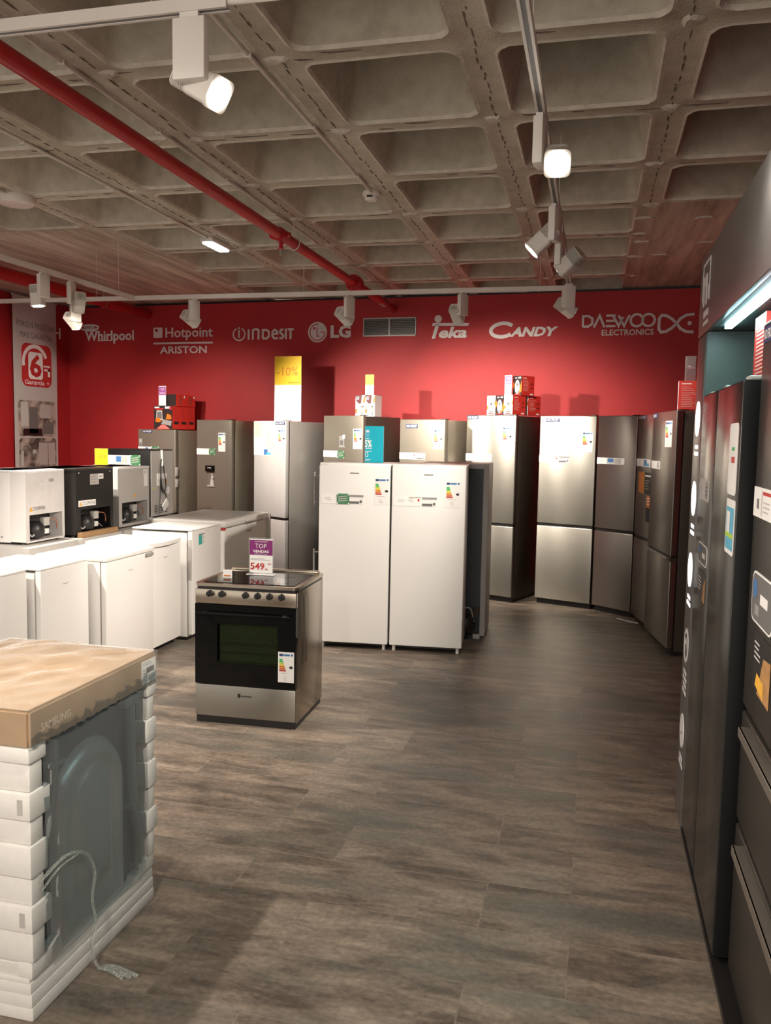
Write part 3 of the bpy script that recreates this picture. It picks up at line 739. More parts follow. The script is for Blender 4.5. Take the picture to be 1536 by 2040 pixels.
# ------------------------------------------------------------------ stickers
def lines(m, x0, x1, z0, z1, n, y, k, h=.35):
    for i in range(n):
        z = z1-(z1-z0)*(i+.5)/n; hh = (z1-z0)/n*h/2
        m.rect(x0, x0+(x1-x0)*random.uniform(.6, 1), z-hh, z+hh, y, k)
def price(parent, x0, x1, z0, z1, style='white', y=0.0):
    m = MB(); w = x1-x0; m.box(x0, x1, y-.002, y, z0, z1, PAPER)
    yy = y-.0028
    h = z1-z0
    lines(m, x0+w*.1, x0+w*.28, z0+h*.35, z0+h*.7, 2, yy, INKGREY)
    if style == 'photo':
        m.rect(x0+w*.36, x0+w*.88, z0+h*.06, z0+h*.94, yy, INKGREY); m.rect(x0+w*.40, x0+w*.6, z0+h*.3, z0+h*.9, yy-.0006, BLUE)
        m.rect(x0+w*.64, x0+w*.85, z0+h*.2, z0+h*.8, yy-.0006, LGREY)
    elif style == 'blue':
        m.rect(x0+w*.55, x0+w*.75, z0+h*.1, z0+h*.9, yy, BLUE); m.rect(x0+w*.68, x0+w*.92, z0+h*.1, z0+h*.5, yy-.0006, SKYB)
    elif style == 'grey':
        m.rect(x0+w*.68, x0+w*.9, z0+h*.12, z0+h*.88, yy, INKGREY); lines(m, x0+w*.7, x0+w*.88, z0+h*.2, z0+h*.75, 3, yy-.0006, DGREY)
    elif style == 'bar':
        m.rect(x0+w*.66, x1, z0+h*.72, z0+h*.95, yy, GREY); m.rect(x0+w*.66, x0+w*.9, z0+h*.05, z0+h*.3, yy, DGREY); m.prism(ell(x0+w*.94, z0+h*.28, h*.13, h*.16, 10), y-.003, y-.002, DGREY)
        lines(m, x0+w*.35, x0+w*.5, z0+h*.4, z0+h*.85, 4, yy, INKGREY)
        m.rect(x0+w*.36, x0+w*.63, z0+h*.86, z0+h*.93, yy, CARD2); m.rect(x0+w*.56, x0+w*.6, z0+h*.5, z0+h*.75, yy, REDINK)
    return m.build('price_strip', parent, smooth=False)
def greentag(parent, x0, x1, z0, z1, y=0.0):
    m = MB(); m.box(x0, x1, y-.0035, y, z0, z1, GREEN); w, h = x1-x0, z1-z0
    for i in range(3): m.flat([(x0+w*.12, z0+h*(.22+.2*i)), (x0+w*.85, z0+h*(.35+.2*i)), (x0+w*.85, z0+h*(.43+.2*i)), (x0+w*.12, z0+h*(.30+.2*i))], y-.0042, LGREY)
    for cx in (x0+w*.06, x1-w*.06):
        for cz in (z0+h*.08, z1-h*.08): m.flat(ell(cx, cz, w*.06, w*.06, 10), y-.0042, PAPER)
    return m.build('green_tag', parent, smooth=False)
ARC = (GREENA, GREENA, LIME, YELLOW, ORANGE, ORANGE, REDINK)
def energy(parent, x0, x1, z0, z1, y=0.0, faint=False):
    m = MB(); w, h = x1-x0, z1-z0; m.box(x0, x1, y-.0015, y, z0, z1, PAPER); yy = y-.0022
    m.rect(x0+w*.08, x0+w*.30, z1-h*.13, z1-h*.05, yy, NAVY); m.rect(x0+w*.32, x0+w*.75, z1-h*.12, z1-h*.06, yy, BLUE); m.rect(x0+w*.82, x0+w*.94, z1-h*.12, z1-h*.05, yy, BLUE)
    a0, a1 = z0+h*.36, z1-h*.22; n = 7
    for i, k in enumerate(ARC):
        zt = a1-(a1-a0)*i/n; zb = zt-(a1-a0)/n*.86; l = w*(.18+.035*i*(1 if not faint else .8))
        m.flat([(x0+w*.08, zb), (x0+w*.08+l, zb), (x0+w*.13+l, (zt+zb)/2), (x0+w*.08+l, zt), (x0+w*.08, zt)], yy, k)
    m.flat([(x0+w*.92, a0+(a1-a0)*.25), (x0+w*.92, a0+(a1-a0)*.45), (x0+w*.76, a0+(a1-a0)*.45), (x0+w*.70, a0+(a1-a0)*.35), (x0+w*.76, a0+(a1-a0)*.25)], yy, BLACK)
    lines(m, x0+w*.2, x0+w*.8, z0+h*.28, z0+h*.34, 1, yy, INKGREY); lines(m, x0+w*.35, x0+w*.6, z0+h*.06, z0+h*.22, 3, yy, INKGREY)
    return m.build('energy_label', parent, smooth=False)
def frost(parent, x0, x1, z0, z1, y=0.0):
    m = MB(); m.box(x0, x1, y-.0025, y, z0, z1, NAVY); w, h = x1-x0, z1-z0
    m.text('NO FROST', x0+w*.07, x1-w*.07, z0+h*.2, z1-h*.2, y-.0032, PAPER, .02)
    return m.build('frost_badge', parent, smooth=False)

# ------------------------------------------------------------------ combi fridges along the back wall
def fridge(label, L, R, H, depth, split, front, side, lower=None, grip='slot', capmat=None, x1=None):
    L, R = Vector(L), Vector(R); c = (L+R)/2; w = (R-L).length; th = atan2(R.y-L.y, R.x-L.x); h = w/2
    t = thing('fridge_freezer', label, 'fridge', (c.x, c.y, 0), th, 'tall fridges along the back wall')
    MB().box(-h+.003, h-.003, .066, depth, .035, H-.006, side, .006).build('cabinet_body', t)
    MB().box(-h+.012, h-.012, .052, .068, .07, H-.012, BLACK).build('door_gasket', t, smooth=False)
    up = MB().box(-h, h, 0, .055, split+.014, H, front, .008, 3).build('door', t)
    lo = MB().box(-h, h, 0, .055, .062, split-.014, lower or front, .008, 3).build('door', t)
    m = MB(); m.box(-h+.006, h-.006, .012, .052, split-.014, split+.014, BLACK)
    if grip == 'lip': m.box(-h+.004, h-.10, -.006, .012, split-.022, split-.004, LGREY, .003); m.box(h-.10, h+.002, -.003, .06, split-.03, split-.002, side, .002)
    m.build('grip_recess', t, smooth=False)
    m = MB(); m.box(-h+.01, h-.01, .045, .075, .004, .058, BLACK); m.box(-h+.012, h-.012, .075, depth-.02, .0, .035, BLACK)
    m.build('plinth', t, smooth=False)
    MB().box(h-.07, h-.012, .018, .10, H, H+.008, capmat or BLACK, .003).build('hinge_cap', t)
    return t, up, lo
TOPF = {}
t, up, lo = fridge('dark taupe fridge, shortest of the tall row, under the stacked red cartons at the left', (-5.579, 9.6), (-4.987, 9.45), 1.788, .60, .75, TAUPE, TAUPE_SIDE)
frost(up, -.225, -.065, 1.745, 1.778)
m = MB(); m.box(-.285, -.235, -.003, 0, 1.58, 1.672, GREY); m.rect(-.275, -.245, 1.63, 1.66, -.0036, LGREY); m.rect(-.275, -.245, 1.59, 1.62, -.0036, DGREY); m.build('control_display', up, smooth=False)
price(up, -.303, -.08, 1.495, 1.572, 'blue'); greentag(up, -.08, .044, 1.494, 1.578)
m = MB(); m.box(.3, .312, .004, .05, 1.22, 1.33, LGREY, .003); m.box(.3, .312, .004, .05, 1.08, 1.18, LGREY, .003); m.build('side_vent', up)
t, up, lo = fridge('taupe fridge with a water dispenser in its door', (-4.674, 9.4), (-4.133, 9.2), 1.912, .65, .72, TAUPE, TAUPE_SIDE)
price(up, -.287, -.084, 1.497, 1.57); greentag(up, -.075, .026, 1.495, 1.575); energy(up, .076, .191, 1.539, 1.761)
m = MB(); m.box(-.092, .018, -.003, 0, 1.13, 1.30, mat('dispenser_well', (.22, .20, .17), .4, .4)); m.flat([(-.06, 1.135), (.005, 1.135), (-.02, 1.27), (-.035, 1.27)], -.004, LGREY)
m.box(-.118, .017, -.03, 0, 1.297, 1.37, BLACKG, .006); m.box(-.02, .012, -.022, -.003, 1.215, 1.24, LGREY, .003); m.rect(-.08, -.015, 1.335, 1.347, -.0305, LGREY)
m.box(-.10, .022, -.014, 0, 1.118, 1.132, LGREY); m.build('water_dispenser', up)
t, up, lo = fridge('pale silver fridge with grey side, under the large yellow -10% sign', (-3.892, 9.3), (-3.385, 9.0), 1.907, .62, .79, SILVER, GREYSIDE)
m = MB(); m.box(-.293, -.062, -.002, 0, 1.592, 1.90, PAPER); m.rect(-.285, -.07, 1.72, 1.89, -.0026, mat('pale_yellow_ink', (.85, .80, .55), .5)); m.build('promo_card', up, smooth=False)
frost(up, .113, .285, 1.862, 1.898); energy(up, .159, .29, 1.60, 1.813, faint=True); price(up, -.291, .061, 1.508, 1.587, 'blue')
MB().box(-.04, .04, -.001, 0, 1.748, 1.758, INKGREY).build('maker_mark', up, smooth=False)
MB().box(-.27, .27, .62, .66, .1, 1.80, BLACK).build('condenser_back', t, smooth=False)
t, up, lo = fridge('taupe fridge with dark side, white cartons and a yellow card on top', (-3.024, 9.27), (-2.479, 9.0), 1.977, .65, .78, TAUPE, DKSIDE)
m = MB(); m.box(-.055, .03, -.004, 0, 1.63, 1.75, GREY, .001); m.box(.0, .04, -.006, 0, 1.72, 1.763, PAPER); m.box(-.06, .045, -.005, 0, 1.622, 1.63, LGREY); m.rect(-.04, .01, 1.65, 1.70, -.0045, DGREY); m.build('door_display', up, smooth=False)
energy(up, .158, .292, 1.608, 1.833); price(up, -.303, -.082, 1.508, 1.582); greentag(up, -.083, .027, 1.50, 1.582)
t, up, lo = fridge('taupe fridge behind the right-hand white larder fridge, bare top', (-2.11, 9.2), (-1.558, 8.95), 1.945, .65, .78, TAUPE, TAUPE_SIDE)
frost(up, -.219, -.059, 1.85, 1.893); energy(up, .155, .279, 1.628, 1.841); price(up, -.301, .051, 1.507, 1.58, 'bar')
t, up, lo = fridge('steel fridge with dark side under the pile of small mixer cartons', (-1.36, 9.17), (-.805, 8.96), 2.0, .65, .835, STEEL, DKSIDE)
frost(up, -.284, -.154, 1.955, 1.995); energy(up, .137, .256, 1.669, 1.879); price(up, -.295, .018, 1.509, 1.586, 'grey')
t, up, lo = fridge('brightest brushed steel fridge in the middle of the right-hand row', (-.567, 9.08), (.013, 8.88), 2.0, .65, .857, STEELB, DKSIDE)
frost(up, -.24, -.089, 1.935, 1.976); energy(up, .158, .273, 1.631, 1.839); price(up, -.304, .031, 1.516, 1.584, 'bar')
MB().prism(ell(-.275, 1.953, .012, .006), -.002, 0, DGREY).build('maker_mark', up, smooth=False)
t, up, lo = fridge('darker grey steel fridge just right of the brightest one', (.03, 8.87), (.4, 8.59), 2.0, .60, .85, DKSTEEL, DKSIDE)
price(up, -.23, .099, 1.517, 1.581, 'photo')
t, up, lo = fridge('dark steel fridge with an orange and black sticker on its door', (.405, 8.53), (.533, 7.99), 2.0, .60, .84, DKSTEEL, DKSIDE)
frost(up, -.27, -.03, 1.955, 1.997); price(up, -.277, .151, 1.514, 1.586, 'blue')
m = MB(); m.box(-.19, .0, -.002, 0, 1.264, 1.464, mat('amber_photo', (.50, .22, .03), .5, var=.3, scale=30)); m.box(0, .21, -.002, 0, 1.264, 1.464, BLACK); m.flat([(-.18, 1.45), (-.05, 1.45), (-.02, 1.38), (-.1, 1.40)], -.003, ORANGE); m.flat(ell(-.10, 1.33, .07, .045), -.003, ORANGE)
m.rect(.02, .19, 1.425, 1.44, -.003, PAPER); lines(m, .03, .18, 1.3, 1.4, 4, -.003, GREY)
m.box(.083, .228, -.002, 0, 1.007, 1.255, BLACK); m.rect(.09, .22, 1.14, 1.25, -.003, ORANGE); lines(m, .10, .21, 1.16, 1.24, 3, -.0036, PAPER); m.rect(.09, .22, 1.06, 1.09, -.003, NAVY); m.build('feature_sticker', up, smooth=False)
t, up, lo = fridge('dark steel fridge nearest the black cabinet, with a red carton on top', (.5, 7.91), (.63, 7.16), 2.005, .62, .81, DKSTEEL, DKSIDE, grip='lip')
frost(up, -.365, -.25, 1.955, 1.997); price(up, -.365, -.065, 1.515, 1.582, 'grey'); energy(up, .058, .271, 1.707, 1.924)

# ------------------------------------------------------------------ white larder fridges and the pair behind them
def larder(label, L, R):
    L, R = Vector(L), Vector(R); c = (L+R)/2; w = (R-L).length; th = atan2(R.y-L.y, R.x-L.x); h = w/2; H = 1.532
    t = thing('larder_fridge', label, 'fridge', (c.x, c.y, 0), th, 'white larder fridges standing in the aisle')
    MB().box(-h+.003, h-.003, .05, .52, .045, H-.012, WHITE, .004).build('cabinet_body', t)
    MB().box(-h-.001, h+.001, .035, .525, H-.022, H, WHITE, .004).build('top_panel', t)
    MB().box(-h+.01, h-.01, .04, .052, .06, H-.03, GREY).build('door_gasket', t, smooth=False)
    d = MB().box(-h, h, 0, .042, .05, H-.02, WHITE, .007, 3).build('door', t)
    MB().box(-h+.02, h-.02, .07, .48, .02, .046, BLACK).build('base_tray', t, smooth=False)
    for x in (-h+.035, h-.035):
        for y in (.045, .46): MB().cyl((x, y, 0), (x, y, .048), .014, WHITE2, seg=12).build('foot', t)
    MB().box(-.037, .037, -.001, 0, 1.447, 1.456, DGREY).build('maker_mark', d, smooth=False)
    return t, d
t, d = larder('left of two white larder fridges, with a green tag on its price strip', (-2.17, 6.552), (-1.588, 6.607))
energy(d, .165, .287, 1.20, 1.42); price(d, -.276, .077, 1.199, 1.279, 'bar'); greentag(d, -.144, -.039, 1.197, 1.283)
t, d = larder('right of two white larder fridges, no green tag on its strip', (-1.572, 6.609), (-.982, 6.664))
energy(d, .135, .255, 1.195, 1.405); price(d, -.282, .069, 1.197, 1.276, 'bar')
# back-to-back fridge seen from behind on the right
t = thing('larder_fridge', 'fridge seen from behind with black back panel, tucked behind the right white larder fridge', 'fridge', (-1.17, 7.235, 0), radians(3))
m = MB(); m.box(-.30, .30, .06, .56, .03, 1.53, LGREY, .004); m.box(.255, .30, -.0, .06, .03, 1.53, LGREY, .003); m.box(-.30, -.255, 0, .06, .03, 1.53, LGREY, .003); m.box(-.255, .255, .0, .06, 1.49, 1.53, LGREY)
m.build('cabinet_body', t)
MB().box(-.255, .255, .012, .06, .28, 1.49, mat('blue_black_back', (.022, .028, .034), .4, var=.1)).build('back_panel', t, smooth=False)
m = MB(); m.box(-.255, .255, .056, .06, .03, .28, BLACK); m.lathe([(.02, .17), (.07, .15), (.085, .1), (.085, .06), (.06, .02)], (.13, .0, .04), BLACK); m.tube([(.2, .02, .2), (.235, .01, .25), (.24, .02, .3)], .006, COPPER, 6, 4); m.tube([(.06, .0, .2), (.1, -.02, .26), (.17, 0, .27), (.2, .02, .17)], .006, LGREY, 6, 4); m.box(.16, .21, -.012, .01, .12, .17, LGREY)
m.build('compressor', t)
m = MB(); m.box(.20, .26, -.025, .03, .005, .045, LGREY, .004); m.box(-.28, .28, .02, .5, 0, .03, BLACK); m.build('base_tray', t)
# fridge facing left
t = thing('larder_fridge', 'grey fridge facing left with two long bar handles, behind the left white larder fridge', 'fridge', (-2.40, 7.52, 0), radians(-90))
MB().box(-.28, .28, .05, .60, .03, 1.50, DKSIDE, .004).build('cabinet_body', t)
a = MB().box(-.28, .28, 0, .045, .78, 1.50, DKSTEEL, .008).build('door', t); b = MB().box(-.28, .28, 0, .045, .06, .77, DKSTEEL, .008).build('door', t)
for p, z0, z1 in ((a, 1.12, 1.42), (b, .72-.3, .72)):
    m = MB(); m.cyl((.23, -.055, z0), (.23, -.055, z1), .010, LGREY); m.cyl((.23, -.055, z0+.03), (.23, 0, z0+.03), .006, LGREY); m.cyl((.23, -.055, z1-.03), (.23, 0, z1-.03), .006, LGREY); m.build('handle', p)
MB().box(-.27, .27, .06, .58, 0, .03, BLACK).build('plinth', t, smooth=False)

# ------------------------------------------------------------------ cooker
t = thing('cooker', 'freestanding stainless cooker with black oven door in the aisle', 'cooker', (-1.98, 4.619, 0), radians(2.3))
h = .317; dp = .56
m = MB(); m.box(-h, h, .02, dp, .03, .822, STOVESTEEL, .004)
for y in (.10, .17): m.prism(rrect(0, .05, 0, .42, .02), 0, .004, STOVESTEEL, Matrix.Translation((h, y, .36)) @ Matrix.Rotation(radians(90), 4, 'Z'))
m.build('cabinet_body', t)
m = MB(); m.prismz(rrect(-h-.006, h+.006, -.008, dp+.012, .03), .838, .856, STOVESTEEL); m.prismz(rrect(-h, h, 0, dp+.005, .025), .822, .834, BLACK); m.build('hob_frame', t)
m = MB(); m.prismz(rrect(-h+.03, h-.03, .035, dp-.05, .02), .856, .860, BLACKG); m.build('glass_hob', t)
m = MB(); m.box(-h+.02, h-.02, dp-.045, dp+.005, .856, .872, STOVESTEEL, .005); m.build('hob_rear_rail', t)
m = MB()
for x, y, r in ((-.14, .15, .075), (.14, .15, .09), (-.14, .38, .09), (.14, .38, .075)): m.flat(ell(x, y, r, r, 28), 0, BLACKG, Matrix(((1, 0, 0, 0), (0, 0, 1, 0), (0, 1, 0, .8606), (0, 0, 0, 1))))
m.build('cooking_zone', t, smooth=False)
p = MB().box(-h, h, -.012, .02, .735, .822, STOVESTEEL, .004).build('control_panel', t)
for x in (-.222, -.146, .004, .08, .154, .229):
    m = MB(); m.cyl((x, -.012, .797-.0), (x, -.034, .797), .020, BLACK, .017, 20); m.box(x-.004, x+.004, -.040, -.03, .78, .814, BLACK, .002)
    k = m.build('knob', p)
m = MB()
for x in (-.222, -.146, .004, .08, .118, .154, .229): m.flat(ell(x, .817+.0, .003, .003, 8), -.0126, BLACK)
m.build('printed_dots', p, smooth=False)
d = MB(); zb, zt = .245, .733
for a, b, c, e in ((-h, -.175, zb, zt), (.205, h, zb, zt), (-.175, .205, .62, zt), (-.175, .205, zb, .38)): d.box(a, b, -.014, .02, c, e, BLACKG)
d = d.build('oven_door', t, smooth=False)
MB().box(-.175, .205, -.0135, -.010, .38, .62, OVENGL).build('door_glass', d, smooth=False)
m = MB(); m.box(-.29, .29, -.052, -.038, .675, .69, BLACKG, .004)
for x in (-.25, .25): m.box(x-.012, x+.012, -.04, -.013, .672, .69, BLACK, .002)
m.build('handle', d)
m = MB(); m.box(.209, .308, -.0155, -.014, .287, .471, PAPER); m.build('label_backing', d, smooth=False)
energy(d, .21, .307, .288, .47, -.0155)
m = MB(); m.box(-.175, .205, .019, .021, .38, .62, BLACK)
for a, b, c, e in ((-.175, .205, .38, .385), (-.175, .205, .615, .62)): m.box(a, b, -.008, .019, c, e, OVENIN)
m.box(-.17, .2, .012, .019, .386, .614, OVENIN); m.box(-.17, .2, .001, .006, .498, .503, CHROME); m.box(-.17, .2, .004, .010, .485, .489, CHROME); m.box(-.17, .2, .003, .010, .44, .442, GREY)
m.build('oven_cavity', t, smooth=False)
p = MB().box(-h, h, -.012, .02, .045, .24, STEEL, .004).build('bottom_drawer', t)
m = MB(); m.box(-.045, -.028, -.0128, -.012, .171, .195, BLACK); m.text('meireles', -.024, .045, .176, .190, -.0128, BLACK, .02); m.build('maker_mark', p, smooth=False)
MB().box(-h+.004, h-.004, .0, dp-.02, .0, .044, BLACK).build('plinth', t, smooth=False)
# price holder on the hob
def holder(label, loc, rz, w, h, paint, name='sign_holder', foot=.05, thick=.004):
    t = thing(name, label, 'price sign', loc, rz)
    m = MB(); m.box(-w/2, w/2, -thick/2, thick/2, .002, h, ACRYL); m.box(-w/2-.008, w/2+.008, -foot*.6, foot*.4, 0, .003, ACRYL); m.build('acrylic_stand', t, smooth=False)
    m = MB(); paint(m, w, h, -thick/2-.0015); m.build('printed_card', t, smooth=False)
    return t
def top_vendas(m, w, h, y):
    m.box(-w*.46, w*.46, y, y+.001, h*.05, h*.97, PAPER); m.rect(-w*.46, w*.46, h*.53, h*.94, y-.0006, PURPLE)
    m.rect(-w*.26, w*.26, h*.89, h*.90, y-.0012, PAPER); m.rect(-w*.26, w*.26, h*.558, h*.566, y-.0012, PAPER)
    m.text('TOP', -w*.24, w*.22, h*.72, h*.84, y-.0012, PAPER, -.008); m.text('VENDAS', -w*.33, w*.31, h*.595, h*.67, y-.0012, PAPER, .025)
    lines(m, -w*.42, w*.38, h*.385, h*.45, 2, y-.0006, GREY)
    m.text('549.', -w*.43, w*.22, h*.13, h*.32, y-.0012, REDINK, .02); m.text('99', w*.27, w*.40, h*.27, h*.32, y-.0012, REDINK, .01); m.text('€', w*.22, w*.28, h*.13, h*.17, y-.0012, REDINK, .01)
holder('acrylic price sign on the cooker with a purple top and red price', (-2.03, 4.98, .8612), radians(3), .165, .235, top_vendas)
m = MB(); m.box(-.028, .028, -.005, .005, 0, .05, PAPER); m.rect(-.022, .022, .01, .018, -.0056, ORANGE)
tag(m.build('paper_tag', loc=(-2.18, 4.80, .860), rotz=.1, smooth=False), 'small white folded tag on the left of the glass hob', 'paper tag')

# ------------------------------------------------------------------ washing machine in its packing
t = thing('washing_machine', 'packed washing machine seen from behind in white foam with a brown cardboard lid', 'washing machine', (-1.55, 2.40, 0), radians(90))
# local x = world +y ; local -y = world +x
W2 = .355
m = MB(); m.box(-.30, .30, .045, .56, .10, .84, WHITE); m.build('cabinet_body', t, smooth=False)
m = MB(); m.box(-.30, .30, .035, .046, .13, .84, WMDARK)
m.build('back_panel', t, smooth=False)
b = MB()
def stad(x0, x1, z0, z1, n=12):
    r = (x1-x0)/2; cx = (x0+x1)/2
    return [(x0, z0), (x1, z0)]+[(cx+r*cos(pi*i/n), z1-r+r*sin(pi*i/n)) for i in range(n+1)]
def loft(b, A, ya, B, yb, k):
    bm = bmesh.new(); P = [bm.verts.new((p[0], ya, p[1])) for p in A]; Q = [bm.verts.new((p[0], yb, p[1])) for p in B]; n = len(A)
    for i in range(n): bm.faces.new((P[i], P[(i+1) % n], Q[(i+1) % n], Q[i]))
    b.merge(bm, k)
rings = [(.0, .0, .036), (.006, .006, .026), (.016, .016, .014), (.030, .030, .005), (.046, .046, .002), (.058, .056, .004), (.068, .066, .012), (.080, .078, .020), (.092, .090, .020), (.103, .100, .012), (.116, .112, .004), (.128, .124, .002)]
bm_ = bmesh.new(); prev = None
for dx, dz, yy in rings:
    zlow = .14+(dz*.45 if dz < .07 else dz*1.15)
    P_ = [bm_.verts.new((p[0], yy, p[1])) for p in stad(-.215+dx, .185-dx, zlow, .745-dz, 20)]
    if prev:
        for i in range(len(P_)): bm_.faces.new((prev[i], prev[(i+1) % len(P_)], P_[(i+1) % len(P_)], P_[i]))
    prev = P_
bm_.faces.new(prev); b.merge(bm_, WMBACK)

for i in range(2): b.box(.02, .09, .001, .004, .16+.012*i, .164+.012*i, LGREY)
bo = b.build('embossed_cover', t, angle=60)
m = MB(); m.tube([(.225, .018, .80), (.222, .016, .70), (.226, .014, .55), (.236, .014, .42), (.262, .014, .32), (.272, .016, .24), (.262, .018, .16)], .019, HOSE, 10, 5)
m.box(.17, .27, .0, .04, .785, .82, HOSE, .006); m.box(.205, .262, -.006, .04, .405, .425, HOSE, .004); m.build('drain_hose', t)
m = MB(); m.tube([(-.215, .018, .82), (-.218, .017, .74), (-.225, .015, .66), (-.25, .015, .57), (-.285, .018, .47)], .018, HOSE, 10, 5); m.box(-.25, -.18, -.005, .035, .735, .748, HOSE, .003); m.build('inlet_hose', t)
# foam base, posts
f = MB(); f.box(-W2, W2, -.002, .60, 0, .045, FOAM, .006)
f.box(-W2, W2, .001, .60, .04, .085, FOAM, .004); f.box(-W2, W2, .004, .60, .08, .12, FOAM, .004); f.box(-W2, W2, .008, .60, .115, .135, FOAM, .004)
f.box(-W2, -.205, -.002, .05, .13, .185, FOAM, .008); f.box(.25, W2, -.002, .05, .13, .185, FOAM, .008); f.box(.225, .27, .0, .05, .115, .15, FOAM, .008)
f.build('foam_base', t)
zz = [.183, .28, .361, .447, .545, .621, .704, .791, .84]
for nm, x0, x1, sgn in (('a', -W2, -.295, -1), ('b', .305, W2, 1)):
    f = MB()
    for i in range(len(zz)-1):
        big = i % 2 == 1
        e = .010 if big else 0; inner = .028 if i in (1, 5) else (.012 if big else 0)
        if sgn < 0: f.box(x0-e, x1+inner, -.006-e*.6, .14, zz[i], zz[i+1], FOAM, .007)
        else: f.box(x0-inner*.6, x1+e, -.006-e*.6, .14, zz[i], zz[i+1], FOAM, .007)
        if i in (1, 5) and sgn < 0: f.box(x0-e-.001, x0-e+.004, .012, .03, zz[i]+.018, zz[i+1]-.018, LGREY)
    f.build('foam_post', t)
f = MB()
for i in range(len(zz)-1):
    big = i % 2 == 1; e = .010 if big else 0
    f.box(-W2-e, -.30, .13, .60, zz[i], zz[i+1], FOAM, .007)
f.build('foam_side', t)
m = MB(); b = bmesh.new(); bmesh.ops.create_cube(b, size=1)
for v in b.verts: v.co = Vector((v.co.x*.728, .297+v.co.y*.62, .8925+v.co.z*.115))
bmesh.ops.bevel(b, geom=list(b.edges), offset=.008, segments=2, affect='EDGES'); m.merge(b, CARD)
m.text('SAMSUNG', -.31, -.165, .873, .898, -.0135, mat('pale_print', (.60, .50, .40), .5), .02)
lid = m.build('cardboard_lid', t)
m = MB(); m.box(.255, .352, -.0155, -.013, .848, .932, PAPER); lines(m, .262, .345, .915, .928, 2, -.0162, INKGREY)
for i in range(16): x = .285+i*.0034; m.rect(x, x+.0018, .885, .905, -.0162, BLACK)
lines(m, .285, .345, .855, .88, 3, -.0162, GREY); lines(m, .262, .275, .86, .905, 4, -.0162, GREY); m.build('barcode_label', lid, smooth=False)
# film: puffed sheet over the lid and a taut sheet over the back
fm = MB(); g = bmesh.new(); NX, NY = 44, 40; V = []
rnd = random.Random(3); ph = [(rnd.uniform(4, 22), rnd.uniform(4, 22), rnd.uniform(0, 6), rnd.uniform(.2, 1)) for _ in range(10)]
for i in range(NX+1):
    row = []
    for j in range(NY+1):
        u, v = i/NX, j/NY; x = -.366+.732*u; y = -.016+.63*v
        e = min(u, 1-u, v, 1-v)
        k = min(1, e*8)
        z = .952+k*(.006+.012*sin(pi*u)*sin(pi*v)+.0024*sum(a*sin(fx*u*2+fy*v*2+p0) for fx, fy, p0, a in ph))
        z += .03*math.exp(-((u-.72)/.22)**2)*math.exp(-((v-.45)/.35)**2)*k
        row.append(g.verts.new((x, y, z)))
    V.append(row)
for i in range(NX):
    for j in range(NY): g.faces.new((V[i][j], V[i+1][j], V[i+1][j+1], V[i][j+1]))
edge = [V[i][0] for i in range(NX+1)]
low = [g.verts.new((v.co.x, -.017-.002*sin(i*1.7), .84+.004*sin(i*2.3))) for i, v in enumerate(edge)]
for i in range(NX): g.faces.new((edge[i], low[i], low[i+1], edge[i+1]))
fm.merge(g, FILMT); fm.build('film_over_lid', t, angle=180)
fm = MB(); g = bmesh.new(); V = []
for i in range(31):
    row = []
    for j in range(31):
        u, v = i/30, j/30; x = -.30+.585*u; z = .155+.68*v
        row.append(g.verts.new((x, -.0105-.003*sin(7*u+3*v)-.002*sin(13*v-5*u), z)))
    V.append(row)
for i in range(30):
    for j in range(30): g.faces.new((V[i][j], V[i+1][j], V[i+1][j+1], V[i][j+1]))
fm.merge(g, FILM); fm.build('film_over_back', t, angle=180)
m = MB(); m.tube([(-.325, -.018, .43), (-.23, -.024, .452), (-.155, -.026, .435), (-.098, -.028, .39), (-.073, -.03, .32), (-.083, -.026, .24), (-.07, -.03, .15), (-.085, -.026, .09), (-.08, -.03, .03), (-.085, -.05, .008)], .005, STRAPM, 6, 5)
m.tube([(-.325, -.02, .40), (-.25, -.026, .432), (-.16, -.028, .43)], .003, STRAPM, 6, 5)
for k in range(3): m.tube([(-.085, -.045, .006), (-.09+.01*k, -.09, .012), (-.11+.012*k, -.15-.02*k, .006)], .006, STRAPM, 6, 4)
m.build('plastic_strap', t)

# ------------------------------------------------------------------ white undercounter row facing the aisle (local x = +y, local -y = +x)
def counter(label, X, ya, yb, H, dep=.56, top='slab', logo=True, door=WHITE):
    w = (yb-ya)/2
    t = thing('undercounter_fridge', label, 'small fridge', (X, (ya+yb)/2, 0), radians(90), 'white undercounter fridges in a row')
    MB().box(-w+.003, w-.003, .05, dep, .03, H-.03, WHITE, .004).build('cabinet_body', t)
    MB().box(-w+.008, w-.008, .042, .052, .05, H-.04, GREY).build('door_gasket', t, smooth=False)
    if top == 'slab': MB().box(-w-.004, w+.004, -.008, dep+.004, H-.03, H, WHITE, .006).build('worktop', t)
    elif top == 'bow':
        pts = [(-w-.004, dep), (-w-.004, .0)]+[(-w+2*w*i/10, -.03*sin(pi*i/10)) for i in range(11)]+[(w+.004, 0), (w+.004, dep)]
        MB().prismz(pts, H-.03, H, WHITE).build('worktop', t)
    else: MB().box(-w, w, .0, dep, H-.012, H, WHITE, .004).build('worktop', t)
    d = MB().box(-w, w, 0, .042, .05, H-(.034 if top != 'flush' else .014), door, .007, 3).build('door', t)
    MB().box(-w+.01, w-.01, .06, dep-.02, .0, .032, BLACK).build('plinth', t, smooth=False)
    if logo: MB().box(-.03, .03, -.001, 0, H-.135, H-.127, INKGREY).build('maker_mark', d, smooth=False)
    return t, d
counter('white undercounter fridge at the left edge, cut by the frame', -3.465, 4.02, 4.60, .87, top='flush', logo=False)
counter('white undercounter fridge second from the left edge, flat flush top', -3.385, 4.63, 5.15, .87, top='flush')
t, d = counter('white undercounter fridge with a projecting slab top and visible left side', -3.265, 5.18, 5.83, .875)
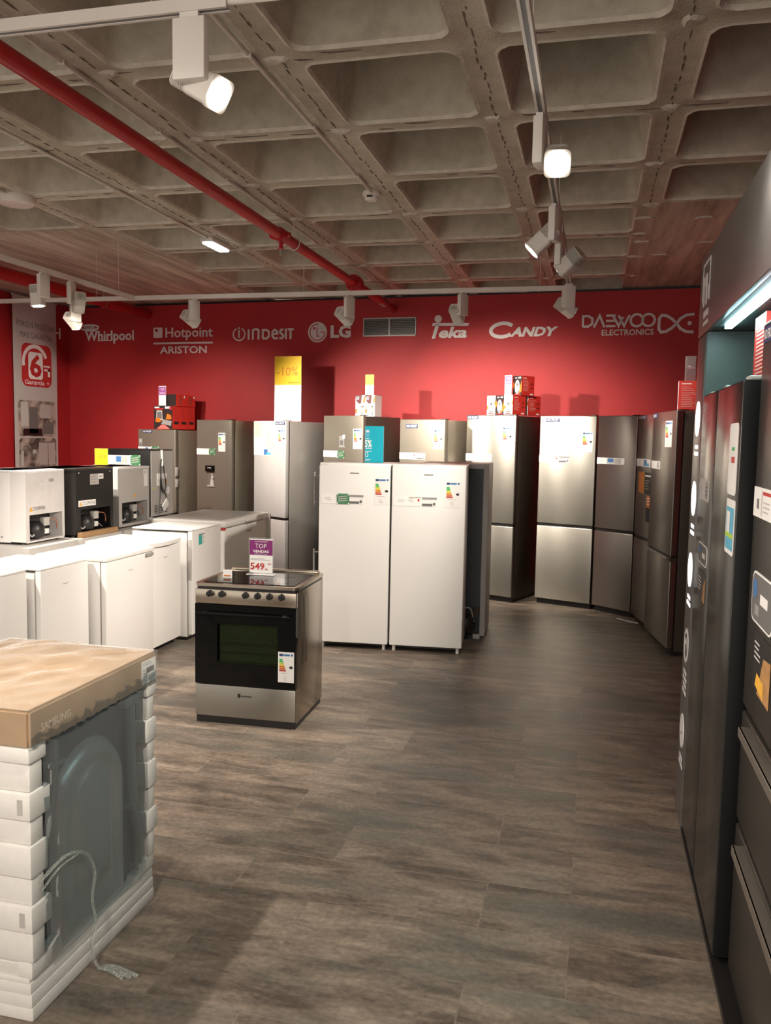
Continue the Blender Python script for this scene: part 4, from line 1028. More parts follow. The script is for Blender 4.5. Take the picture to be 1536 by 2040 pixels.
MB().box(.20, .30, -.02, 0, .815, .838, GREY, .004).build('finger_grip', d)
counter('white undercounter fridge with a bowed top edge', -3.315, 5.86, 6.37, .885, top='bow')
t, d = counter('white freezer with a recessed side grip and a teal energy label', -3.235, 6.42, 6.98, .945, top='flush', logo=False)
m = MB(); m.box(-.284, -.276, .005, .04, .52, .86, LGREY, .003); m.build('side_grip', d)
m = MB(); m.box(-.17, -.05, -.0015, 0, .80, .90, PAPER); m.rect(-.165, -.10, .805, .885, -.0022, TEAL); m.rect(-.165, -.055, .885, .898, -.0022, GREY); lines(m, -.095, -.055, .81, .88, 4, -.0022, GREY); m.build('energy_label', d, smooth=False)
MB().box(-.02, .03, -.001, 0, .912, .918, INKGREY).build('maker_mark', d, smooth=False)
# rear row that carries the small fridges
for i, (ya, yb, lb) in enumerate(((5.42, 6.04, 'white undercounter fridge of the rear row under the white mini fridge'), (6.08, 6.70, 'white undercounter fridge of the rear row under the black mini fridge'), (6.74, 7.25, 'white undercounter fridge of the rear row under the grey-backed mini fridge'), (7.72, 8.30, 'white undercounter fridge of the rear row under the black wine cooler'))):
    w = (yb-ya)/2
    t = thing('undercounter_fridge', lb, 'small fridge', (-4.06-(.2 if i == 3 else 0), (ya+yb)/2, 0), radians(90), 'white undercounter fridges in a row')
    MB().box(-w, w, 0, .70, .03, .87, LGREY, .004).build('cabinet_body', t); MB().box(-w+.02, w-.02, .03, .66, 0, .03, BLACK).build('plinth', t, smooth=False)

# chest freezer
t = thing('chest_freezer', 'white chest freezer with a flat lid and red corner strips behind the counter fridges', 'chest freezer', (-3.71, 7.83, 0))
hx, hy = .385, .56
MB().box(-hx+.012, hx-.012, -hy+.012, hy-.012, .05, .862, WHITE, .01).build('cabinet_body', t)
lid = MB().box(-hx, hx, -hy, hy, .868, .93, WHITE, .014, 3).build('lid', t)
m = MB(); m.box(hx-.01, hx+.035, -.10, .12, .885, .922, WHITE2, .012, 3); m.box(hx-.013, hx+.004, -.08, .10, .80, .862, WHITE2, .006); m.build('lid_handle', lid)
m = MB(); m.tube([(hx-.008, -.06, .83), (hx+.004, -.03, .79), (hx+.004, .03, .79), (hx-.008, .06, .83)], .006, GREY, 6, 4); m.build('lock_loop', t)
for x in (-hx+.03, hx-.075): MB().box(x, x+.07, -hy+.006, -hy+.02, .848, .868, REDINK).build('corner_strip', t, smooth=False)
m = MB(); m.box(hx-.02, hx+.02, hy-.05, hy-.02, .62, .92, WHITE2, .006); m.build('lid_hinge', t)
MB().box(-hx+.04, hx-.04, -hy+.04, hy-.04, 0, .05, BLACK).build('plinth', t, smooth=False)
# grey lid insert is a slightly sunk glass-grey panel
MB().box(-hx+.06, hx-.08, -hy+.07, hy-.06, .930, .932, mat('lid_grey', (.52, .52, .50), .35)).build('lid_inlay', lid, smooth=False)

# ------------------------------------------------------------------ mini fridges seen from behind
def mini(label, X, ya, yb, zb, H, dep, shell, back, bay=(.09, .93, .06, .40), warn=None, sidecol=None):
    w = (yb-ya)/2
    t = thing('mini_fridge', label, 'mini fridge', (X, (ya+yb)/2, zb), radians(90), 'small fridges standing on the counter fridges')
    x0, x1, z0, z1 = -w+2*w*bay[0], -w+2*w*bay[1], H*bay[2], H*bay[3]
    sc = sidecol or shell
    m = MB(); m.box(-w, w, .13, dep-.045, .015, H, sc, .004); m.box(-w-.002, w+.002, -.002, dep-.03, H-.018, H, shell, .004)
    m.box(-w, -w+.006, .0, .13, .015, H-.016, sc); m.box(w-.006, w, 0, .13, .015, H-.016, sc); m.box(-w, w, 0, .13, .015, .022, sc)
    m.build('cabinet_body', t)
    m = MB(); m.box(-w+.006, w-.006, .0, .13, z1, H-.018, back); m.box(-w+.006, x0, 0, .13, .022, z1, back); m.box(x1, w-.006, 0, .13, .022, z1, back); m.box(x0, x1, 0, .13, .022, z0, back)
    m.build('back_panel', t, smooth=False)
    m = MB(); m.box(x0, x1, .12, .129, z0, z1, BLACK); cx = (x0+x1)/2
    m.lathe([(.03, .0), (.075, .02), (.082, .06), (.078, .10), (.05, .135), (.02, .14)], (x0+(x1-x0)*.33, .065, z0), BLACK)
    m.box(cx-.015, cx+.055, .01, .05, z0+.10, z0+.165, LGREY, .004); m.box(cx-.01, cx+.05, .012, .05, z0+.035, z0+.075, PAPER, .003)
    m.tube([(cx+.05, .03, z0+.14), (cx+.09, .03, z0+.15), (x1-.045, .03, z0+.13), (x1-.03, .03, z0+.06)], .0045, COPPER, 6, 5)
    m.tube([(x0+.02, .03, z0+.06), (x0+.05, .02, z0+.03), (x0+.09, .02, z0+.05)], .007, LGREY, 6, 4)
    m.tube([(cx+.03, .06, z0+.02), (cx+.08, .05, z0+.06), (x1-.06, .05, z0+.02)], .006, GREY, 6, 4)
    m.build('compressor', t)
    d = MB(); d.box(-w, w, dep-.042, dep, .01, H-.004, shell, .006); d.build('door', t)
    for x in (-w+.04, w-.04):
        for y in (.05, dep-.06): MB().cyl((x, y, 0), (x, y, .017), .014, GREY, seg=10).build('foot', t)
    if warn:
        a, b, c, e, bgm = warn; m = MB()
        if bgm: m.box(a, b, -.0012, 0, c, e, bgm)
        hh = e-c; m.flat([(a+.008, c+.006), (a+.008+hh*.8, c+.006), (a+.008+hh*.4, e-.006)], -.0018, AMBER)
        m.text('CYCLOPENTANE', a+hh*.95, b-.006, c+hh*.22, e-hh*.2, -.0018, DGREY, 0); m.build('warning_label', t, smooth=False)
    return t, w
t, w = mini('white mini fridge at the far left, seen from behind', -4.19, 5.56, 6.05, .87, .57, .50, WHITE, mat('white_back', (.60, .575, .56), .45), bay=(.10, .94, .05, .40), warn=(-w*0-.20, .0, .245, .295, None) if False else (-.205, .0, .25, .30, None))
m = MB(); m.rect(.05, .11, .475, .50, -.001, GREY); m.build('barcode_label', t, smooth=False)
m = MB(); m.rect(-.07, .03, .39, .51, -.001, mat('faded_label', (.63, .61, .59), .5)); lines(m, -.06, .02, .47, .50, 2, -.0016, INKGREY); lines(m, -.06, .0, .40, .45, 3, -.0016, INKGREY); m.build('rating_label', t, smooth=False)
m = MB(); m.box(-.251, -.2495, .20, .215, .055, .062, BLACK); m.box(-.251, -.2495, .33, .336, .055, .06, BLACK); m.build('side_plug', t, smooth=False)
t, w = mini('black mini fridge seen from behind, brown cardboard strip under it', -4.12, 6.10, 6.66, .87, .572, .50, mat('black_fridge_shell', (.025, .022, .021), .35), BLACKSIDE, bay=(.13, .92, .06, .40), warn=(-.24, .01, .255, .305, PAPER))
m = MB(); m.box(-.07, .06, -.001, 0, .43, .52, LGREY); lines(m, -.06, .05, .44, .51, 3, -.0017, GREY); m.box(.05, .13, -.0012, 0, .475, .52, PAPER); lines(m, .06, .12, .485, .51, 1, -.0018, GREY); m.build('rating_label', t, smooth=False)
for x in (-w+.05, w-.05): MB().cyl((x, 0, .535), (x, -.002, .535), .006, PAPER, seg=10).build('screw', t)
m = MB(); m.box(-.27, .28, -.05, -.005, .0, .045, CARD2, .002); m.build('cardboard_strip', t)
t, w = mini('grey-backed white mini fridge, third from the left, yellow card on top', -4.15, 6.80, 7.34, .87, .56, .50, WHITE, LGREY, bay=(.10, .93, .07, .42), sidecol=GREYSIDE)
m = MB(); m.box(.16, .24, -.001, 0, .48, .53, PAPER); lines(m, .17, .23, .49, .52, 2, -.0017, GREY); m.box(.17, .24, -.001, 0, .37, .485, PAPER); m.build('rating_label', t, smooth=False)
m = MB(); m.flat([(-.02, .28), (.03, .28), (.005, .32)], -.001, AMBER); m.build('warning_label', t, smooth=False)
m = MB(); m.box(-w-.001, -w, .01, .20, .36, .545, WHITE2); m.build('side_sheet', t, smooth=False)

# black wine cooler with its grey back to the aisle
t = thing('wine_cooler', 'black cooler with a grey back and hanging power cord on the rear counter', 'wine cooler', (-4.67, 7.79, .87), radians(-1))
hw = .28; H = .70; dp = .46
MB().box(-hw, hw, 0, dp, .015, H, BLACKSIDE, .004).build('cabinet_body', t)
p = MB().box(hw, hw+.006, .01, dp-.01, .02, H-.01, LGREY).build('back_panel', t, smooth=False)
MB().box(-hw-.002, hw+.002, -.002, dp+.002, H, H+.006, BLACK).build('top_panel', t, smooth=False)
price(t, -.22, .06, .545, .64, 'photo', 0.0); greentag(t, .055, .17, .54, .645, 0.0)
m = MB(); X = hw+.012
m.tube([(X, .21, .70), (X, .22, .60), (X+.004, .21, .53)], .012, PAPER, 6, 4)
m.tube([(X, .19, .56), (X+.006, .175, .45), (X+.004, .185, .32), (X+.006, .24, .25), (X+.006, .285, .32), (X+.004, .26, .45), (X, .235, .56), (X, .20, .60), (X, .19, .50), (X+.006, .20, .32), (X+.008, .25, .27), (X+.004, .30, .20)], .005, BLACK, 6, 5)
m.tube([(X, .18, .38), (X, .175, .2), (X+.004, .14, .03)], .004, BLACK, 6, 4)
m.build('power_cord', p)
m = MB(); m.box(X-.003, X+.003, .12, .31, .40, .455, PAPER); m.box(X-.005, X-.002, .12, .20, .33, .45, PAPER); m.box(X-.004, X-.001, .31, .37, .24, .31, PAPER)
m.box(X, X+.012, .24, .36, .05, .13, PAPER, .004, M=Matrix.Translation((0, .27, .12)) @ Matrix.Rotation(radians(38), 4, 'X') @ Matrix.Translation((0, -.3, -.09)))
m.build('tape_tag', p, smooth=False)
m = MB()
for a in (.07, .17, .27):
    for i in range(6): m.box(X-.0055, X-.004, a, a+.06, .045+i*.016, .052+i*.016, BLACK)
m.build('vent_slots', p, smooth=False)
m = MB(); m.poly3([(X-.004, .29, .345), (X-.004, .34, .345), (X-.004, .315, .385)], AMBER); m.box(X-.0055, X-.004, .03, .09, .30, .31, LIME); m.build('warning_label', p, smooth=False)
m = MB(); m.box(hw-.04, hw+.03, -.03, .02, -.0, .015, GREY); m.build('foot', t)
for x in (-.2, .2): MB().cyl((x, .38, 0), (x, .38, .016), .016, GREY, seg=10).build('foot', t)

# ------------------------------------------------------------------ signs and cartons on top of things
def yel10(m, w, h, y):
    m.box(-w*.5+.002, w*.5-.002, y, y+.001, .004, h-.004, PAPER); m.rect(-w*.5+.002, w*.5-.002, h*.56, h-.004, y-.0006, YELLOW)
    m.text('-10%', -w*.40, w*.37, h*.70, h*.83, y-.0012, ORANGE, .0); m.rect(w*.02, w*.42, h*.59, h*.603, y-.0012, ORANGE)
    lines(m, -w*.3, -w*.08, h*.50, h*.53, 1, y-.0006, INKGREY); lines(m, w*.1, w*.3, h*.50, h*.53, 1, y-.0006, INKGREY)
    m.text('379', -w*.22, w*.22, h*.27, h*.35, y-.0006, mat('faint_ink', (.68, .67, .64), .6), 0)
holder('large acrylic sign with a yellow -10% top above the silver fridge', (-3.51, 9.40, 1.907), radians(-6), .35, .76, yel10)
def yel30(m, w, h, y):
    m.box(-w*.48, w*.48, y, y+.001, .003, h-.003, PAPER); m.rect(-w*.48, w*.48, h*.50, h-.003, y-.0006, YELLOW); m.text('30%', -w*.3, w*.34, h*.67, h*.82, y-.0012, ORANGE, 0)
def yelm(m, w, h, y):
    m.box(-w*.48, w*.48, y, y+.001, .003, h-.003, YELLOW); m.text('-10%', -w*.32, w*.36, h*.4, h*.62, y-.0006, ORANGE, .01)
def topsmall(m, w, h, y):
    m.box(-w*.48, w*.48, y, y+.001, .003, h-.003, PAPER); m.rect(-w*.46, w*.46, h*.53, h*.95, y-.0006, PURPLE2)
    m.text('TOP', -w*.22, w*.25, h*.76, h*.88, y-.0012, PAPER, 0); m.text('VENDAS', -w*.36, w*.36, h*.60, h*.67, y-.0012, PAPER, .02)
def blankc(m, w, h, y):
    m.box(-w*.45, w*.45, y, y+.0005, h*.5, h*.94, ACRYL); m.rect(-w*.3, w*.3, h*.52, h*.53, y-.0006, PINKLINE); lines(m, -w*.25, w*.1, h*.58, h*.62, 1, y-.0006, LETTER)
# cartons
def carton(label, c, rz, w, d, h, art, group):
    m = MB(); art(m, w, d, h)
    return tag(m.build('product_carton', loc=c, rotz=rz, smooth=False), label, 'carton', group)
def mixer_art(frontmat, darkfront):
    def f(m, w, d, h):
        m.box(-w/2, w/2, 0, d, 0, h, BOXRED); y = -.0006
        m.rect(-w/2, w/2, 0, h, y, frontmat); y -= .0006
        ink = PAPER if darkfront else DGREY
        if darkfront:
            m.flat(ell(0, h*.42, w*.27, h*.36), y, PAPER); m.flat([(w*.2, h*.1), (w*.5, h*.2), (w*.5, h*.75), (w*.34, h*.5)], y, ORANGE); m.flat([(-w*.5, h*.3), (-w*.3, h*.5), (-w*.36, h*.75), (-w*.5, h*.6)], y, ORANGE)
            m.rect(-w*.3, -w*.05, h*.88, h*.92, y, PAPER); m.rect(w*.1, w*.4, h*.87, h*.94, y, PAPER)
        else:
            m.flat([(-w*.5, h*.25), (-w*.28, h*.35), (-w*.36, h*.5), (-w*.5, h*.45)], y, ORANGE); m.flat([(w*.3, h*.55), (w*.5, h*.5), (w*.5, h*.75)], y, ORANGE)
        y -= .0006
        m.rect(-w*.035, w*.035, h*.2, h*.72, y, DGREY); m.rect(-w*.12, w*.12, h*.5, h*.62, y, DGREY); m.flat(ell(-w*.08, h*.15, w*.12, h*.05), y, DGREY); m.flat(ell(w*.14, h*.17, w*.1, h*.07), y, DGREY)
        m.rect(-w*.34, w*.34, h*.02, h*.08, y, REDINK)
        X = w/2+.0006       # right side, lines of print
        def sr(a, b, c, e, k): m.poly3([(X, d*a, h*c), (X, d*b, h*c), (X, d*b, h*e), (X, d*a, h*e)], k)
        sr(.1, .38, .87, .9, PAPER)
        for i in range(9): sr(.1, random.uniform(.4, .65), .75-.065*i, .765-.065*i, PINKLINE)
        for cc in (.34, .56): sr(.72, .86, cc, cc+.07, MAROON)
        sr(.66, .9, .03, .1, PAPER)
        # left side white
        m.poly3([(-w/2-.0006, d*.05, 0), (-w/2-.0006, 0, 0), (-w/2-.0006, 0, h), (-w/2-.0006, d*.05, h)], PAPER)
    return f
G = 'mixer cartons piled on the steel fridge'
ph = radians(-40); u = Vector((cos(ph), sin(ph))); CW, CD_, CH = .13, .19, .205
for lb, cx, cy, z, fm, dk in (('leftmost white-fronted carton in the mixer pile', -1.055, 9.18, 2.0085, PAPER, False), ('dark-fronted carton second from the left in the lower mixer row', -.954, 9.094, 2.0085, BOXDARK, True),
        ('white-fronted carton with a red side in the lower mixer row', -.853, 9.008, 2.0085, PAPER, False), ('red-sided carton at the right end of the lower mixer row', -.708, 9.21, 2.0085, PAPER, False),
        ('dark-fronted carton on top of the mixer pile', -.772, 9.085, 2.2145, BOXDARK, True)):
    o = Vector((cx, cy))-u*CW/2
    carton(lb, (o.x, o.y, z), ph, CW, CD_, CH, mixer_art(fm, dk), G)
holder('small purple-topped sign beside the top mixer carton', (-.917, 9.125, 2.2145), radians(-22), .085, .215, topsmall, foot=.03)
def coffee_art(m, w, d, h):
    m.box(-w/2, w/2, 0, d, 0, h, PAPER); y = -.0008
    m.flat([(-w*.5, h)]+[(-w*.05+w*.45*cos(a), h+h*.40*sin(a)) for a in [pi+(pi*.5+.35)*i/10 for i in range(11)]]+[(w*.2, h)], y, MAROON)
    m.rect(-w*.4, -w*.12, h*.80, h*.86, y-.0006, PAPER); m.rect(-w*.42, -w*.1, h*.9, h*.93, y-.0006, PAPER)
    m.flat([(w*.28, h*.65), (w*.5, h*.65), (w*.5, h*.98), (w*.38, h*.9)], y, ORANGE); m.rect(-w*.5, -w*.3, h*.15, h*.35, y, ORANGE)
    m.rect(w*.12, w*.4, h*.42, h*.5, y, DGREY); m.rect(w*.2, w*.3, h*.02, h*.2, y, DGREY); m.rect(w*.22, w*.28, h*.2, h*.42, y, AMBER)
for lb, cx, cy in (('white coffee carton with a dark arc, left of the pair on the taupe fridge', -2.612, 9.335), ('white coffee carton with a dark arc, right of the pair on the taupe fridge', -2.487, 9.302)):
    carton(lb, (cx, cy, 1.977), radians(-15), .124, .16, .238, coffee_art, 'coffee cartons on the taupe fridge')
holder('small yellow and white price card standing on the coffee cartons', (-2.505, 9.345, 2.2155), radians(-8), .11, .235, yel30, foot=.04)
def grill_art(m, w, d, h):
    m.box(-w/2, w/2, 0, d, 0, h, BOXRED); y = -.0008; m.rect(-w/2, w/2, 0, h, y, BOXDARK); y -= .0006
    m.flat([(-w*.38, h*.38), (-w*.02, h*.38), (-w*.05, h*.8), (-w*.35, h*.8)], y, INKGREY); m.flat([(-w*.33, h*.44), (-w*.06, h*.44), (-w*.08, h*.74), (-w*.31, h*.74)], y-.0006, DGREY)
    m.flat([(-w*.42, h*.30), (-w*.12, h*.30), (-w*.14, h*.48), (-w*.38, h*.48)], y-.0012, ORANGE); m.flat([(w*.14, h*.42), (w*.45, h*.42), (w*.42, h*.6), (w*.22, h*.66)], y, ORANGE)
    m.flat([(-w*.1, h*.22), (w*.42, h*.14), (w*.46, h*.34), (w*.0, h*.42)], y-.0006, GREY); m.flat([(-w*.36, 0), (w*.36, 0), (w*.1, h*.18), (-w*.1, h*.18)], y, mat('pink_print', (.70, .16, .14), .5))
    m.rect(-w*.46, -w*.2, h*.9, h*.96, y, PAPER); m.rect(w*.1, w*.4, h*.88, h*.97, y, PAPER); m.flat(ell(w*.4, h*.9, w*.07, h*.07), y-.0006, REDINK); m.rect(-w*.44, w*.02, h*.83, h*.89, y, REDINK)
    X = w/2+.0006
    for i in range(8): m.poly3([(X, d*.15, h*(.85-.06*i)), (X, d*random.uniform(.5, .8), h*(.85-.06*i)), (X, d*.6, h*(.865-.06*i)), (X, d*.15, h*(.865-.06*i))], mat('dark_red_print', (.36, .05, .04), .5))
    m.poly3([(X, d*.12, h*.22), (X, d*.75, h*.2), (X, d*.9, h*.32), (X, d*.3, h*.34)], BOXDARK)
def flatbox_art(m, w, d, h):
    m.box(-w/2, w/2, 0, d, 0, h, BOXRED); m.rect(-w/2, w/2, 0, h, -.0008, BOXDARK)
    X = w/2+.0006; m.poly3([(X, d*.3, h*.15), (X, d*.6, h*.15), (X, d*.6, h*.85), (X, d*.3, h*.85)], mat('dark_red_print', (.36, .05, .04), .5)); m.poly3([(X, d*.8, h*.7), (X, d*.92, h*.7), (X, d*.92, h*.9), (X, d*.8, h*.9)], PAPER)
ph = radians(-15); u = Vector((cos(ph), sin(ph))); v = Vector((-sin(ph), cos(ph)))
G = 'grill cartons stacked on the shortest fridge'
c0 = Vector((-5.113, 9.62))-u*.155
for i, lb in enumerate(('front carton of the lower grill row, with a toaster picture', 'middle carton of the lower grill row', 'rear carton of the lower grill row')):
    o = c0+v*.137*i; carton(lb, (o.x, o.y, 1.7965), ph, .31, .135, .288, grill_art, G)
for i, lb in enumerate(('front flat carton lying on top of the grill stack', 'rear flat carton lying on top of the grill stack')):
    o = c0+u*.02+v*(.055+.177*i); carton(lb, (o.x, o.y, 2.085), ph, .29, .175, .145, flatbox_art, G)
o = c0-u*.03+v*.022
holder('small purple-topped sign on the stacked grill cartons', (o.x, o.y, 2.085), ph, .125, .25, topsmall, foot=.03)
def redtext_art(m, w, d, h):
    m.box(-w/2, w/2, 0, d, 0, h, BOXRED); y = -.0008
    m.rect(-w*.4, -w*.05, h*.88, h*.91, y, PAPER)
    for i in range(12): m.rect(-w*.4, w*random.uniform(-.1, .12), h*(.78-.062*i), h*(.795-.062*i), y, PINKLINE)
    for z in (.86, .62): m.rect(w*.3, w*.46, h*(z-.03), h*(z+.03), y, DGREY)
    m.flat(ell(w*.38, h*.28, w*.12, h*.08), y, DGREY)
    m.poly3([(-w/2-.0008, 0, 0), (-w/2-.0008, d, 0), (-w/2-.0008, d, h), (-w/2-.0008, 0, h)], PAPER)
carton('single red text-covered carton on the fridge nearest the black cabinet', (.755, 7.27, 2.0135), radians(-4), .22, .15, .232, redtext_art, None)
holder('empty clear sign holder on the red carton near the black cabinet', (.735, 7.345, 2.2455), radians(-6), .085, .205, blankc, foot=.03)
def turq(m, w, h, y):
    m.box(-w*.5+.003, w*.5-.003, y, y+.012, .003, h-.002, TURQ); yy = y-.0008
    m.box(-w*.46, -w*.24, y-.0007, y, h*.70, h*.90, SKYB); m.rect(-w*.42, -w*.28, h*.83, h*.88, yy-.0004, PAPER); lines(m, -w*.46, -w*.24, h*.64, h*.67, 1, yy, PAPER)
    m.text('5%', -w*.48, -w*.12, h*.42, h*.62, yy, PAPER, .03); m.rect(-w*.46, -w*.1, h*.385, h*.40, yy, PAPER)
    lines(m, -w*.48, -w*.05, h*.30, h*.33, 1, yy, PAPER); m.stroke(rrect(-w*.44, -w*.32, h*.17, h*.29, .006), .005, yy-.0004, yy, PAPER, True); lines(m, -w*.46, -w*.1, h*.05, h*.11, 2, yy, PAPER)
holder('turquoise 5% card standing on the left white larder fridge', (-1.765, 6.76, 1.532), radians(-4), .165, .305, turq, thick=.008)
holder('yellow -10% card standing on the grey-backed mini fridge', (-4.575, 7.20, 1.43), radians(20), .125, .16, yelm, foot=.04)

# ------------------------------------------------------------------ black display cabinet on the right (facing -x; local x = -y)
CY = 3.0
t = thing('display_cabinet', 'black built-in display cabinet with lit niche and icon panel on the right', 'display cabinet', (.445, CY, 0), radians(-90))
def ly(y): return CY-y
sp = MB().box(ly(4.165), ly(3.885), 0, .80, 0.0, 2.215, CHAR, .003).build('side_panel', t)
m = MB(); m.box(ly(4.165), ly(1.0), .0, .80, 2.545, 2.565, CHAR); fa = MB(); fa.box(ly(4.165), ly(1.0), -.002, .02, 2.225, 2.565, CHAR, .002); fa = fa.build('fascia', t)
m.box(ly(3.905), ly(1.0), .02, .80, 2.225, 2.24, NICHE); m.build('canopy_top', t, smooth=False)
MB().box(ly(3.905), ly(1.0), .78, .80, 0.03, 2.225, NICHE).build('back_panel', t, smooth=False)
MB().box(ly(3.885), ly(1.0), -.0, .78, 0, .025, BLACK).build('plinth', t, smooth=False)
MB().box(ly(3.884), ly(3.878), .005, .775, .03, 2.222, NICHE).build('inner_lining', t, smooth=False)
MB().box(ly(3.72), ly(1.1), .052, .078, 2.213, 2.225, LED).build('led_strip', t, smooth=False)
l = bpy.data.lights.new('led_strip_lamp', 'AREA'); l.shape = 'RECTANGLE'; l.size = 2.5; l.size_y = .02; l.energy = 5; l.color = (.55, 1.0, .90)
lo_ = bpy.data.objects.new('led_strip_lamp', l); COL.objects.link(lo_); lo_.location = (ly(2.42), .065, 2.208); lo_.parent = t
IC = emit('glowing_icon', (1.0, .98, .95), 1.1)  # upper discs and captions emissive, lower ones plain white
for i, (z, k) in enumerate(((1.855, IC), (1.498, IC), (1.173, IC), (.823, PAPER), (.421, PAPER))):
    cy_ = 4.025
    m = MB(); m.prism(ell(ly(cy_), z, .078, .078, 32), -.003, 0, k); 
    if i == 3: m.stroke(ell(ly(cy_)+.01, z, .045, .05, 24, -1.2, 2.6), .016, -.0045, -.003, CHAR); m.prism(ell(ly(cy_)+.01, z-.02, .02, .03), -.0045, -.003, CHAR)
    if i == 4: m.prism(ell(ly(cy_), z-.01, .012, .006), -.0045, -.003, DGREY)
    m.build('icon_disc', sp, smooth=False)
    m = MB(); zz0 = z-.125
    for r in range(2 if i != 3 else 4):
        w0 = .05 if r % 2 == 0 else .065
        m.box(ly(cy_)-w0, ly(cy_)+w0, -.002, 0, zz0-.03*r-.008, zz0-.03*r+.008, k)
    m.build('icon_caption', sp, smooth=False)
m = MB(); A, B = ly(4.06), ly(3.83)
m.stroke([(A, 2.37), (A, 2.525), (B, 2.525), (B, 2.35)], .012, -.004, -.002, LETTER); m.box(A+.03, A+.06, -.004, -.002, 2.345, 2.47, LETTER); m.box(A+.085, A+.15, -.004, -.002, 2.43, 2.475, LETTER); m.box(A+.11, A+.15, -.004, -.002, 2.345, 2.43, LETTER); m.box(B-.04, B-.025, -.004, -.002, 2.36, 2.42, LETTER)
m.box(ly(3.99), ly(3.84), -.004, -.002, 2.29, 2.318, LETTER); m.box(ly(3.99), ly(3.84), -.004, -.002, 2.255, 2.272, LETTER); m.build('fridge_icon', fa, smooth=False)

# side-by-side fridge inside the cabinet
t = thing('side_by_side_fridge', 'tall black two-door fridge standing in the cabinet beside the icon panel', 'fridge', (.445, 3.365, .025), radians(-90))
h = .505; H = 1.925
MB().box(-h+.003, h-.003, .07, .74, .03, H-.01, BLACKSIDE, .004).build('cabinet_body', t)
MB().box(-h+.008, h-.008, .055, .075, .04, H-.015, BLACK).build('door_gasket', t, smooth=False)
ga = -.045
dl = MB().box(-h, ga-.006, .004, .058, .02, H, BLACKM, .003).box(-h+.004, ga-.010, 0, .01, .024, H-.004, BLACKST, .004).build('door', t)
dr = MB().box(ga+.006, h, .004, .058, .02, H, BLACKM, .003).box(ga+.010, h-.004, 0, .01, .024, H-.004, BLACKST, .004).build('door', t)
MB().box(-h+.01, h-.01, .06, .72, 0, .03, BLACK).build('plinth', t, smooth=False)
for x in (-h+.05, ga, h-.05): MB().box(x-.035, x+.035, .02, .12, H, H+.014, LGREY, .004).build('hinge_cap', t)
def ty(y): return 3.365-y
price(dl, ty(3.80), ty(3.53), 1.49, 1.575, 'grey')
m = MB(); m.prism(rrect(ty(3.76), ty(3.48), 1.23, 1.315, .03), -.002, 0, PAPER); m.prism(rrect(ty(3.75), ty(3.49), 1.236, 1.309, .026), -.0026, -.002, DGREY); m.rect(ty(3.74), ty(3.66), 1.27, 1.30, -.0032, BLUE); m.rect(ty(3.62), ty(3.53), 1.26, 1.28, -.0032, PAPER); m.build('round_badge', dl, smooth=False)
m = MB(); m.box(ty(3.72), ty(3.48), -.0015, 0, 1.09, 1.205, BLACK); m.flat([(ty(3.57), 1.09), (ty(3.48), 1.09), (ty(3.48), 1.19), (ty(3.53), 1.17)], -.0022, SKIN_O); lines(m, ty(3.71), ty(3.60), 1.12, 1.18, 4, -.0022, LETTER); m.build('feature_sticker', dl, smooth=False)
m = MB(); lines(m, ty(3.82), ty(3.72), 1.85, 1.89, 2, -.001, LETTER); m.build('maker_mark', dl, smooth=False)
m = MB(); m.prism(rrect(ty(3.06), ty(2.89), 1.555, 1.79, .02), -.002, 0, PAPER); m.rect(ty(3.0), ty(2.93), 1.66, 1.68, -.0026, REDINK); m.rect(ty(3.0), ty(2.94), 1.70, 1.712, -.0026, GREENA); m.build('energy_label', dr, smooth=False)
m = MB(); m.prism(rrect(ty(3.05), ty(2.88), 1.36, 1.54, .01), -.002, 0, PAPER); m.rect(ty(3.04), ty(2.89), 1.375, 1.515, -.0026, SKYB); m.rect(ty(3.02), ty(2.96), 1.43, 1.50, -.0032, PAPER); m.rect(ty(3.04), ty(2.89), 1.415, 1.43, -.0032, LIME); m.build('feature_sticker', dr, smooth=False)
def redlines_art(m, w, d, h):
    m.box(-w/2, w/2, 0, d, 0, h, BOXRED); y = -.0008
    for i in range(16): m.rect(-w*.3, w*.46-w*random.uniform(0, .12), h*(.93-.057*i), h*(.955-.057*i), y, PAPER if i < 2 else PINKLINE)
carton('red carton covered in white print on top of the two-door black fridge', (.55, 3.24, 1.965), radians(-90), .20, .16, .235, redlines_art, None)

# drawer fridge, nearest on the right
t = thing('four_door_fridge', 'nearest charcoal fridge with two drawer handles at the right edge', 'fridge', (.487, 2.375, .025), radians(-90))
h = .435; H = 2.09
MB().box(-h+.003, h-.003, .07, .70, .03, H-.01, BLACKSIDE, .004).build('cabinet_body', t)
MB().box(-h+.008, h-.008, .055, .075, .04, H-.015, BLACK).build('door_gasket', t, smooth=False)
dd = MB().box(-h, -.004, 0, .058, .905, H, BLACKST2, .008, 3).build('door', t); d2 = MB().box(.004, h, 0, .058, .905, H, BLACKST2, .008, 3).build('door', t)
for z0, z1 in ((.535, .885), (.03, .515)):
    k = MB().box(-h, h, 0, .058, z0, z1, BLACKST2, .008, 3).build('drawer', t)
    m = MB(); zt = z1-.006; m.prism([(-h+.16-.0, zt), (h, zt), (h, zt-.012), (-h+.16, zt-.012)], -.034, .0, BRONZE); m.box(-h+.16, h, -.036, -.028, zt-.03, zt, BRONZE, .002); m.build('handle', k, smooth=False)
MB().box(-h+.01, h-.01, .06, .68, 0, .03, BLACK).build('plinth', t, smooth=False)
def zy(y): return 2.375-y
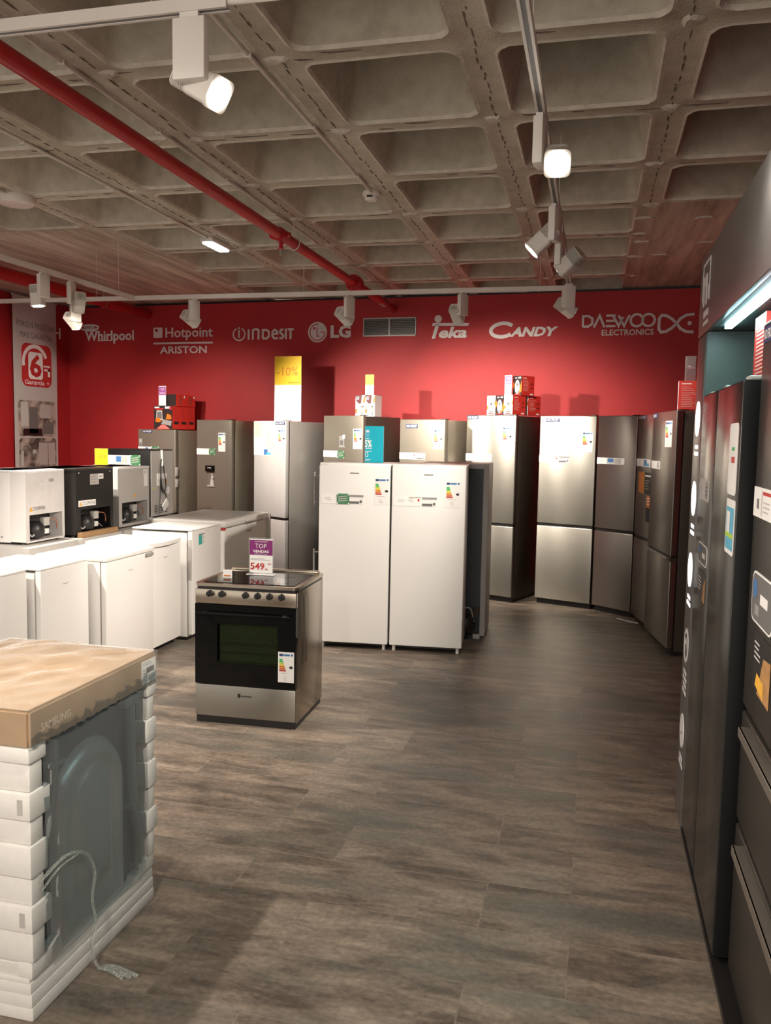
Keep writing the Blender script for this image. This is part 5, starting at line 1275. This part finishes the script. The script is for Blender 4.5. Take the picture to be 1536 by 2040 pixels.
m = MB(); m.box(zy(2.80), zy(2.52), -.002, 0, 1.505, 1.595, PAPER); m.rect(zy(2.745), zy(2.715), 1.53, 1.56, -.0026, DGREY); m.rect(zy(2.675), zy(2.67), 1.51, 1.59, -.0026, INKGREY); m.rect(zy(2.66), zy(2.54), 1.575, 1.585, -.0026, REDINK); lines(m, zy(2.65), zy(2.55), 1.52, 1.56, 3, -.0026, INKGREY); m.build('price_strip', dd, smooth=False)
m = MB(); m.prism(rrect(zy(2.745), zy(2.43), 1.195, 1.345, .04), -.002, 0, PAPER); m.prism(rrect(zy(2.738), zy(2.436), 1.201, 1.339, .036), -.0026, -.002, DGREY); m.flat(ell(zy(2.69), 1.295, .03, .03), -.0032, BLUE); m.rect(zy(2.68), zy(2.62), 1.22, 1.25, -.0032, GREY); m.rect(zy(2.61), zy(2.5), 1.26, 1.29, -.0032, PAPER); m.build('round_badge', dd, smooth=False)
m = MB(); m.box(zy(2.665), zy(2.42), -.0015, 0, 1.0, 1.175, BLACK); lines(m, zy(2.655), zy(2.56), 1.09, 1.15, 4, -.0022, LETTER); m.flat([(zy(2.59), 1.0), (zy(2.42), 1.0), (zy(2.42), 1.13), (zy(2.52), 1.12)], -.0022, SKIN_O); m.flat([(zy(2.62), 1.02), (zy(2.5), 1.005), (zy(2.5), 1.05), (zy(2.6), 1.06)], -.0028, AMBER); m.build('feature_sticker', dd, smooth=False)
m = MB(); m.box(zy(2.79), zy(2.63), -.002, 0, 2.025, 2.075, NAVY); m.text('NO FROST', zy(2.78), zy(2.64), 2.035, 2.065, -.0026, PAPER, .02); m.build('frost_badge', dd, smooth=False)

# ------------------------------------------------------------------ on the floor
m = MB(); m.tube([(-.13, .03, .006), (-.06, .0, .012), (.03, -.01, .008), (.12, .01, .006)], .006, PAPER, 6, 4); m.prismz([(-.05, -.005), (.06, -.02), (.10, .01), (-.03, .022)], .004, .008, PAPER)
tag(m.build('paper_scrap', loc=(.37, 8.42, 0), rotz=radians(-35)), 'crumpled white strip lying on the floor before the dark fridges', 'paper scrap')
